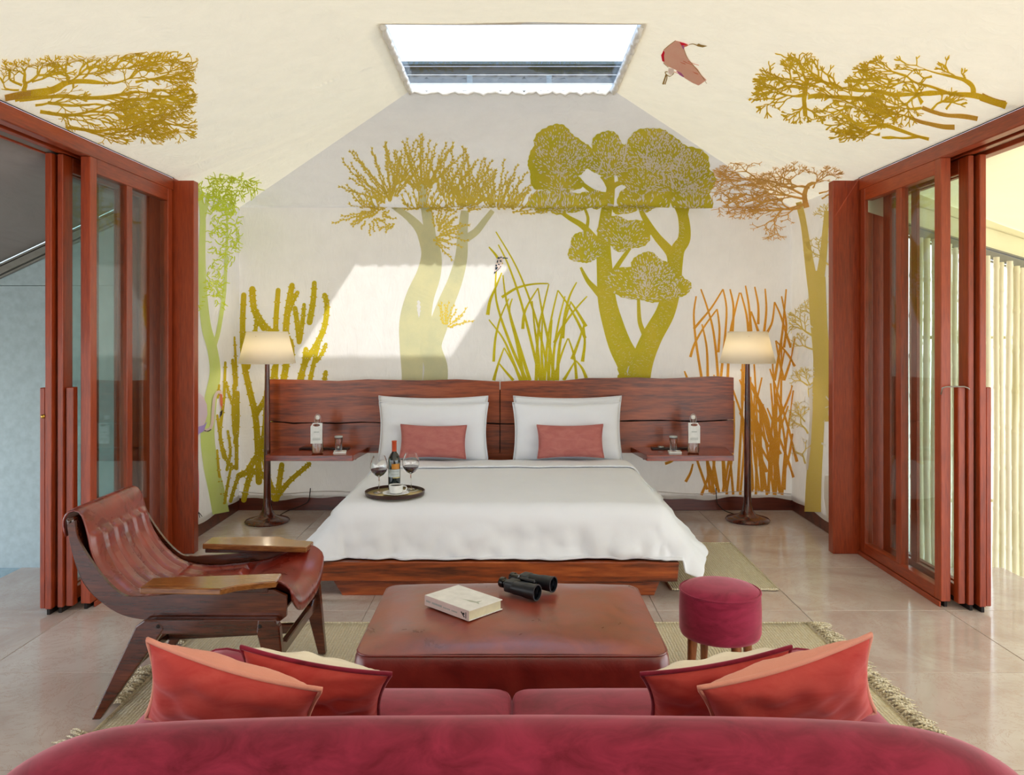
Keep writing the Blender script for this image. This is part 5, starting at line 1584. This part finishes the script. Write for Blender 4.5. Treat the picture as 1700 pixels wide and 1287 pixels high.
for x in (OX0 + 0.09, OX1 - 0.09):
    for y in (OY0 + 0.09, OY1 - 0.09):
        mb = MB(); mb.lathe([(0.0, 0.0165), (0.022, 0.0165), (0.028, 0.075), (0.0, 0.075)], x, y, 0, 20); local(mb, 'leg', M['legwood'], ott, ol, smooth=True, auto=40)
# book
bk = thing('book', 'thick white hardback book with a small bird drawing on the ottoman', 'book', (-0.194, 3.188, OZ + 0.0225), -0.772)
M['paper'] = simple('book_pages', '#d9d2b4', 0.8); M['cover'] = simple('white_cover', '#ecebe8', 0.5); M['spine'] = simple('blush_spine', '#cdb8b2', 0.55); M['ink'] = simple('black_ink', '#17120f', 0.6); M['lightink'] = simple('grey_green_ink', '#b5b9ac', 0.7)
L_, W_, T_ = 0.262, 0.180, 0.040
mb = MB(); mb.box(-L_ / 2, L_ / 2, -W_ / 2, W_ / 2, T_ - 0.003, T_, 0.0008); mb.build('front_cover', M['cover'], bk)
mb = MB(); mb.box(-L_ / 2, L_ / 2, -W_ / 2, W_ / 2, 0.0, 0.003, 0.0008); mb.build('back_cover', M['cover'], bk)
mb = MB(); mb.box(-L_ / 2, L_ / 2, -W_ / 2 - 0.002, -W_ / 2, 0.0, T_, 0.0005); mb.build('spine', M['spine'], bk)
mb = MB(); mb.box(-L_ / 2 + 0.006, L_ / 2 - 0.006, -W_ / 2 + 0.001, W_ / 2 - 0.005, 0.0031, T_ - 0.0031); mb.build('pages', M['paper'], bk)
RX = Matrix.Rotation(pi / 2, 4, 'X')
# worn spine lettering: title bars too small to read, drawn as letter-height strokes
mb = MB()
random.seed(9)
x = -0.120
for wn_, hgt in ((4, 0.0075), (9, 0.0075), (6, 0.005), (5, 0.005)):
    for k in range(wn_):
        mb.box(x, x + 0.0036, -W_ / 2 - 0.0026, -W_ / 2 - 0.002, 0.0155, 0.0155 + hgt); 
        if k % 2: mb.box(x, x + 0.0055, -W_ / 2 - 0.0026, -W_ / 2 - 0.002, 0.0155 + hgt * 0.45, 0.0155 + hgt * 0.6)
        x += 0.0068
    x += 0.008
mb.build('spine_lettering', M['printgrey'], bk, kind='stuff')
mb = MB()
mb.prism([(0.085, 0.026), (0.091, 0.029), (0.101, 0.019), (0.109, 0.010), (0.104, 0.009), (0.094, 0.019)], 'y', -W_ / 2 - 0.0027, -W_ / 2 - 0.002); mb.prism([(0.094, 0.024), (0.106, 0.028), (0.108, 0.022), (0.102, 0.017)], 'y', -W_ / 2 - 0.0028, -W_ / 2 - 0.002); mb.box(0.113, 0.1165, -W_ / 2 - 0.0027, -W_ / 2 - 0.002, 0.008, 0.031)
mb.build('spine_bird', M['ink'], bk)
mb = MB(); mb.prism([(0.01, -0.02), (0.045, -0.006), (0.075, 0.0), (0.084, 0.024), (0.088, 0.0), (0.106, -0.014), (0.084, -0.010), (0.06, -0.018), (0.035, -0.016)], 'z', T_, T_ + 0.0004); mb.build('cover_bird', M['lightink'], bk)
# binoculars
M['bino'] = simple('navy_black_rubber', '#15191f', 0.42); M['bino2'] = simple('black_ring', '#0c0d10', 0.25); M['lens'] = simple('dark_lens', '#1c2838', 0.05)
bn = thing('binoculars', 'black binoculars lying on the leather ottoman beside the book', 'binoculars', (0.055, 3.37, OZ + 0.0565), math.atan2(-0.56, 0.83))
def along(yc, prof, zc=0.0):
    return Matrix.Translation((0, yc, zc)) @ Matrix.Rotation(pi / 2, 4, 'Y')
for yc, nm in ((-0.064, 'barrel'), (0.064, 'barrel')):
    mb = MB(); mb.lathe([(0.0, -0.02), (0.024, -0.018), (0.027, -0.005), (0.0275, 0.03), (0.031, 0.055), (0.032, 0.092), (0.0335, 0.095), (0.0335, 0.102), (0.029, 0.102), (0.028, 0.092), (0.0, 0.092)], n=32, M=along(yc, 0)); br = mb.build(nm, M['bino'], bn, True, 40)
    mb = MB(); mb.lathe([(0.0, 0.094), (0.0275, 0.094)], n=24, M=along(yc, 0)); mb.build('objective_lens', M['lens'], br, True)
    ye = yc * 0.62
    mb = MB(); mb.box(-0.055, -0.005, min(yc, ye) - 0.022, max(yc, ye) + 0.022, -0.020, 0.026, 0.010, 3); mb.build('prism_housing', M['bino'], bn, True, 40)
    mb = MB(); mb.lathe([(0.0, -0.098), (0.020, -0.098), (0.022, -0.094), (0.022, -0.078), (0.017, -0.074), (0.017, -0.05), (0, -0.05)], n=28, M=along(ye, 0, 0.003)); mb.build('eyepiece', M['bino2'], bn, True, 40)
mb = MB(); mb.box(-0.045, 0.045, -0.024, 0.024, -0.004, 0.014, 0.006, 2); mb.build('bridge', M['bino'], bn, True, 40)
mb = MB(); mb.lathe([(0.0, -0.065), (0.013, -0.065), (0.0145, -0.06), (0.0145, -0.03), (0.009, -0.028), (0.009, 0.05), (0.0, 0.052)], n=24, M=along(0, 0, 0.018)); mb.build('focus_wheel', M['bino2'], bn, True, 40)

# ------------------------------------------------------------------ stool
st = thing('round_stool', 'round maroon velvet stool on four wooden legs right of the ottoman', 'stool', (0.912, 3.50, 0.0))
R_ = 0.173
mb = MB(); mb.lathe([(0.0, 0.215), (R_ - 0.03, 0.215), (R_ - 0.004, 0.222), (R_ + 0.002, 0.24), (R_ + 0.003, 0.33), (R_, 0.405), (R_ - 0.003, 0.412)], n=56); mb.build('drum', M['stool'], st, True, 60)
mb = MB(); mb.lathe([(R_ - 0.004, 0.412), (R_ - 0.02, 0.424), (R_ - 0.06, 0.434), (0.05, 0.439), (0.0, 0.44)], n=56); mb.build('seat_top', M['stool'], st, True, 60)
mb = MB(); mb.tube([((R_) * cos(a * pi / 28), R_ * sin(a * pi / 28), 0.411) for a in range(56)], 0.004, 8, True); mb.build('piping', M['stool'], st, True)
for k in range(4):
    a = 0.62 + k * pi / 2 - 0.35; r = 0.132
    mb = MB(); mb.tube([((r + 0.012) * cos(a), (r + 0.012) * sin(a), 0.0165), (r * cos(a), r * sin(a), 0.216)], [0.014, 0.023], 14); mb.build('leg', M['legwood'], st, True, 50)

# ------------------------------------------------------------------ sofa, seen from behind
sofa = thing('sofa', 'deep pink velvet sofa with rolled back in the foreground', 'sofa', (0, 1.9, 0)); sl = (0, 1.9, 0)
SW = 1.0
def dropf(x):
    a = abs(x)
    d = 0.018 * (a / 0.8) ** 2
    if a > 0.58:
        t_ = min(1.0, (a - 0.58) / (SW - 0.58))
        d += 0.22 * (1 - sqrt(max(0.0, 1 - t_ ** 3.0)))
    return d
YC, ZC, RB = 1.46, 0.722, 0.113
def back_sec(k, n=40):
    """closed section in (y,z): outer face, roll, inner face"""
    P = [(1.395, 0.09), (1.385, 0.30), (1.375, 0.50), (1.36, 0.62)]
    for i in range(15):
        a = pi * 1.08 - i * (pi * 1.2) / 14
        P.append((YC + RB * cos(a), ZC + RB * sin(a)))
    P += [(1.585, 0.60), (1.60, 0.45), (1.60, 0.30), (1.60, 0.09)]
    return P
sec = back_sec(0)
mb = MB()
NX = 90; vs = []; fs = []; ns = len(sec)
for i in range(NX + 1):
    u = -1 + 2 * i / NX
    x = SW * (1 - (1 - abs(u)) ** 1.6) * (1 if u > 0 else -1) if u else 0
    d = dropf(x); edge = sstep(0.90, 1.0, abs(x) / SW)
    for (y, z) in sec:
        zz = z - d * sstep(0.15, 0.72, z)
        yy = YC + (y - YC) * (1 - 0.25 * edge * sstep(0.3, 0.8, z))
        zz += 0.003 * noise.noise(Vector((x * 3, y * 9, z * 5)))
        vs.append((x, yy, zz))
for i in range(NX):
    for k in range(ns):
        k2 = (k + 1) % ns; fs.append((i * ns + k, i * ns + k2, (i + 1) * ns + k2, (i + 1) * ns + k))
fs.append(tuple(range(ns))[::-1]); fs.append(tuple(NX * ns + k for k in range(ns)))
mb.add(vs, fs); local(mb, 'back', M['sofa'], sofa, sl, smooth=True, auto=50)
for sg in (-1, 1):
    i0 = 0 if sg < 0 else NX * ns
    mb = MB(); mb.tube([Vector(vs[i0 + k]) + Vector((sg * 0.001, 0, 0)) for k in range(ns)], 0.005, 6); local(mb, 'piping', M['sofa'], sofa, sl, smooth=True)
# arms: rolled
for sg in (-1, 1):
    mb = MB(); P = []
    xi, xo = 0.74, 0.995
    base = [(xi, 0.10), (xi, 0.40)]
    cxr, czr, rr = 0.872, 0.455, 0.128
    for i in range(15):
        a = pi * 1.05 - i * (pi * 1.25) / 14
        base.append((cxr + rr * cos(a), czr + rr * sin(a)))
    base += [(xo - 0.02, 0.32), (xo - 0.02, 0.10)]
    rows = []
    for j, (y, f, zf) in enumerate(((1.60, 1.0, 1.0), (1.9, 1.0, 1.0), (2.2, 1.0, 1.0), (2.38, 1.0, 1.0), (2.43, 0.97, 0.99), (2.455, 0.90, 0.965), (2.465, 0.80, 0.93))):
        rows.append([(sg * (0.87 + (x - 0.87) * f), y, 0.09 + (z - 0.09) * zf) for x, z in base])
    m = len(base); vs2 = [p for r in rows for p in r]; fs2 = []
    for j in range(len(rows) - 1):
        for k in range(m):
            k2 = (k + 1) % m; fs2.append((j * m + k, j * m + k2, (j + 1) * m + k2, (j + 1) * m + k))
    fs2.append(tuple((len(rows) - 1) * m + k for k in range(m))); fs2.append(tuple(range(m))[::-1])
    mb.add(vs2, fs2); local(mb, 'arm', M['sofa'], sofa, sl, smooth=True, auto=50)
    mb = MB(); mb.tube([Vector(p) for p in rows[4]], 0.005, 6); local(mb, 'piping', M['sofa'], sofa, sl, smooth=True)
mb = MB(); mb.box(-0.90, 0.90, 1.58, 2.43, 0.10, 0.30, 0.02, 2); local(mb, 'seat_base', M['sofa'], sofa, sl, smooth=True, auto=40)
for x0, x1, sd_ in ((-0.742, -0.004, 1), (0.004, 0.742, 5)):
    s_, t_, p_ = cushion_box(x0, x1, 1.605, 2.475, 0.30, 0.435, 0.045, 0.05, 26, sd_, 0.012, 0.006)
    s_.v += t_.v and []
    o1 = local(s_, 'seat_cushion', M['sofa'], sofa, sl, smooth=True, auto=60)
    o2 = t_.build('cushion_top', M['sofa'], o1, True)
    mb = MB(); mb.tube(p_, 0.005, 6, True); mb.build('piping', M['sofa'], o1, True)
for x in (-0.88, 0.88):
    for y in (1.47, 2.34):
        mb = MB(); mb.lathe([(0.0, 0.0155), (0.016, 0.0155), (0.026, 0.10), (0.0, 0.10)], x, y, 0, 16); local(mb, 'leg', M['legwood'], sofa, sl, smooth=True)

# scatter cushions: two-sided, front fabric and velvet back
def scatter(size, t_, front, back, loc, rot, label, seed, piping):
    root = thing('scatter_cushion', label, 'cushion', loc, 0, 'scatter cushions on the sofa')
    root.rotation_euler = rot
    mbp = pillow_mb(size[0], size[1], t_, 36, 0.10, seed, 0.016)
    h = len(mbp.v) // 2
    A = MB(); A.v = mbp.v[:h]; A.f = mbp.f[:len(mbp.f) // 2]; A.mi = [0] * len(A.f)
    B = MB(); B.v = mbp.v[h:]; B.f = [tuple(i - h for i in f) for f in mbp.f[len(mbp.f) // 2:]]; B.mi = [0] * len(B.f)
    A.build('front_panel', front, root, True)      # +y side, faces the bed
    B.build('back_panel', back, root, True)        # -y side, faces the camera
    pillow_piping(size[0], size[1], 0.10, 0.006).build('piping', piping, root, True)
    return root
SC = SCATTER
scatter(*SC[0][:2], M['coral_front'], M['coral'], SC[0][2], SC[0][3], 'coral velvet cushion with waffle front, outermost at the left end of the sofa', 2, M['coral_front'])
scatter(*SC[1][:2], M['cream'], M['coral'], SC[1][2], SC[1][3], 'cream-fronted cushion with coral back, inner one at the left end of the sofa', 5, M['sofa'])
scatter(*SC[2][:2], M['cream'], M['coral'], SC[2][2], SC[2][3], 'cream-fronted cushion with coral back, inner one at the right end of the sofa', 7, M['sofa'])
scatter(*SC[3][:2], M['coral_front'], M['coral'], SC[3][2], SC[3][3], 'salmon cushion with textured front, outermost at the right end of the sofa', 11, M['coral_front'])

# ------------------------------------------------------------------ armchair (faces the bed's right side, +x)
CHX, CHY = -1.29, 3.47
ch = thing('armchair', 'bent-plywood armchair with channelled brown leather sling left of the ottoman', 'armchair', (CHX, CHY, 0), CH_ROT)
# side view coordinates (x forward, z up)
HWc = 0.285
outer = cr([(-0.480, 0.775), (-0.465, 0.69), (-0.42, 0.56), (-0.36, 0.48), (-0.26, 0.415), (-0.13, 0.392), (0.02, 0.385), (0.20, 0.385), (0.36, 0.385)], 5)
inner = cr([(-0.452, 0.79), (-0.435, 0.71), (-0.355, 0.585), (-0.27, 0.50), (-0.20, 0.487), (-0.12, 0.492), (-0.02, 0.50), (0.20, 0.515), (0.34, 0.515)], 5)
side_poly = outer + [(0.385, 0.40), (0.395, 0.44), (0.385, 0.49), (0.36, 0.512)] + inner[::-1]
for sg in (-1, 1):
    y0 = sg * HWc
    mb = MB()
    # lofted strip between outer and inner curve, with thickness
    n = len(outer)
    def strip(yy):
        return [(x, yy, z) for x, z in outer], [(x, yy, z) for x, z in inner]
    pts_o = outer + [(0.392, 0.41)]; pts_i = inner + [(0.392, 0.49)]
    A = []; th = 0.016
    for (a, c) in zip(pts_o, pts_i):
        A.append([(a[0], y0 - th / 2, a[1]), (c[0], y0 - th / 2, c[1]), (c[0], y0 + th / 2, c[1]), (a[0], y0 + th / 2, a[1])])
    vs = [p for r in A for p in r]; fs = []
    for i in range(len(A) - 1):
        for k in range(4):
            k2 = (k + 1) % 4; fs.append((i * 4 + k, i * 4 + k2, (i + 1) * 4 + k2, (i + 1) * 4 + k))
    fs.append((0, 1, 2, 3)); fs.append(tuple((len(A) - 1) * 4 + k for k in (3, 2, 1, 0)))
    mb.add(vs, fs)
    o = mb.build('side_panel', M['chairwood'], ch)
    # arm rest: plank, wide at the front with a notch cut
    xa, xb = -0.235, 0.345
    z0 = 0.530
    q = sg
    arm = [(-0.156, q * 0.255), (0.345, q * 0.195), (0.353, q * 0.30), (0.26, q * 0.328), (0.215, q * 0.348), (0.167, q * 0.392), (-0.156, q * 0.375)]
    if sg > 0: arm = arm[::-1]
    mb = MB(); mb.prism(arm, 'z', z0 - 0.004, z0 + 0.022, 0.005)
    mb.build('armrest', M['armwood'], ch, label='paler polished wood armrest')
    mb = MB(); mb.box(-0.15, 0.32, y0 - 0.014, y0 + 0.014, 0.505, 0.5262, 0.003); mb.build('arm_block', M['chairwood'], ch)
    # rail with screws
    yr = y0 + sg * 0.030
    mb = MB(); mb.prism([(-0.20, 0.352), (0.36, 0.352), (0.375, 0.375), (0.36, 0.412), (-0.12, 0.412), (-0.165, 0.405)], 'y', yr - 0.018, yr + 0.018, 0.005); rl = mb.build('rail', M['chairwood'], ch)
    mb = MB()
    for x in (-0.10, 0.30): mb.lathe([(0.0, 0.0), (0.008, 0.0), (0.008, 0.003), (0.0, 0.003)], n=14, M=Matrix.Translation((x, yr + sg * 0.0175, 0.385)) @ Matrix.Rotation(-sg * pi / 2, 4, 'X'))
    mb.build('bolt', M['dark'], rl, True)
    # legs
    mb = MB(); mb.prism([(-0.365, 0.0165), (-0.33, 0.0165), (-0.075, 0.375), (-0.10, 0.408), (-0.155, 0.410), (-0.19, 0.385)], 'y', yr - 0.020, yr + 0.020, 0.006); mb.build('leg', M['chairwood'], ch)
    mb = MB(); mb.prism([(0.375, 0.0165), (0.410, 0.0165), (0.375, 0.385), (0.35, 0.411), (0.29, 0.411), (0.285, 0.36)], 'y', yr - 0.020, yr + 0.020, 0.006); mb.build('leg', M['chairwood'], ch)
# lateral stretchers
for (x, z, h) in ((-0.215, 0.205, 0.05), (0.355, 0.235, 0.06)):
    mb = MB()
    Yw = HWc + 0.012
    mb.prism([(-Yw, z), (Yw, z), (Yw, z + h), (Yw - 0.05, z + h), (Yw - 0.09, z + h - 0.018), (-Yw + 0.09, z + h - 0.018), (-Yw + 0.05, z + h), (-Yw, z + h)], 'x', x - 0.014, x + 0.014, 0.004)
    mb.build('stretcher', M['chairwood'], ch)
mb = MB(); mb.prism([(-0.20, 0.205), (0.345, 0.235), (0.345, 0.275), (-0.20, 0.245)], 'y', -0.014, 0.014, 0.004); mb.build('stretcher', M['chairwood'], ch)
# plywood back shell beneath the sling
sp = cr([(-0.482, 0.795), (-0.466, 0.69), (-0.425, 0.56), (-0.36, 0.48), (-0.26, 0.420), (-0.13, 0.400), (0.02, 0.398), (0.20, 0.402), (0.36, 0.405)], 5)
mb = MB()
def shell(u, v):
    i = v * (len(sp) - 1); a = sp[int(i)]; c = sp[min(len(sp) - 1, int(i) + 1)]; f = i - int(i)
    return (a[0] + (c[0] - a[0]) * f, -HWc + 2 * HWc * u, a[1] + (c[1] - a[1]) * f)
mb.grid(shell, 8, 48); mb.build('plywood_shell', M['chairwood'], ch, True, solid=0.012)
# sling: leather with stitched channels
sl_pts = [(-0.512, 0.715), (-0.522, 0.77), (-0.500, 0.812), (-0.455, 0.812), (-0.425, 0.74), (-0.395, 0.63), (-0.33, 0.53), (-0.24, 0.455), (-0.11, 0.425), (0.02, 0.432), (0.14, 0.447), (0.26, 0.455), (0.35, 0.445), (0.40, 0.41), (0.405, 0.37)]
slc = cr(sl_pts, 6)
lens_ = [0]
for a, c in zip(slc[:-1], slc[1:]): lens_.append(lens_[-1] + math.hypot(c[0] - a[0], c[1] - a[1]))
LT = lens_[-1]
def sling_at(s):
    s = max(0, min(LT - 1e-6, s))
    for i in range(len(lens_) - 1):
        if lens_[i + 1] >= s:
            f = (s - lens_[i]) / (lens_[i + 1] - lens_[i] + 1e-9); a, c = slc[i], slc[i + 1]
            dx, dz = c[0] - a[0], c[1] - a[1]; L = math.hypot(dx, dz) or 1
            return a[0] + dx * f, a[1] + dz * f, dz / L, -dx / L
HS = 0.262
S0, S1, S2 = 0.235, 0.80, 0.86        # channels zone, cross seam
def chan(y, s):
    """height of padding"""
    a = abs(y) / HS
    c = (y / HS + 1) / 2 * 6
    fr = abs(c - round(c))
    h = 0.0
    inz = sstep(S0, S0 + 0.03, s) * (1 - sstep(S1 + 0.10, S1 + 0.12, s))
    k = 0.022 * min(1, (fr / 0.22)) ** 0.55
    h += inz * k
    # two cross seams
    for sc in (0.62, 0.93):
        h -= 0.009 * exp(-((s - sc) / 0.012) ** 2)
    h += (1 - inz) * 0.006
    h += inz * 0.0022 * noise.noise(Vector((y * 14, s * 34, 2)))
    h *= 1 - a ** 10
    return h
mb = MB()
def slf(u, v):
    s = v * LT; y = -HS + 2 * HS * u
    x, z, nx, nz = sling_at(s)
    # seat dips in the middle
    # the normal that faces the sitter
    nx, nz = -nx, -nz
    h = chan(y, s)
    rise = 0.02 * (abs(y) / HS) ** 2 * sstep(0.4, 0.8, s) + 0.075 * (abs(y) / HS) ** 4 * sstep(0.95, 1.2, s)
    y *= 1 - 0.06 * (1 - sstep(0.1, 0.5, s))
    return (x + nx * h, y, z + nz * h + rise)
mb.grid(slf, 132, 190)
slo = mb.build('leather_sling', M['sling'], ch, True, solid=0.008)
for y in (-HS, HS):
    mb = MB(); mb.tube([Vector(slf((y + HS) / (2 * HS), v / 60)) + Vector((0, 0, 0.002)) for v in range(61)], 0.005, 6); mb.build('edge_binding', M['sling'], slo, True)
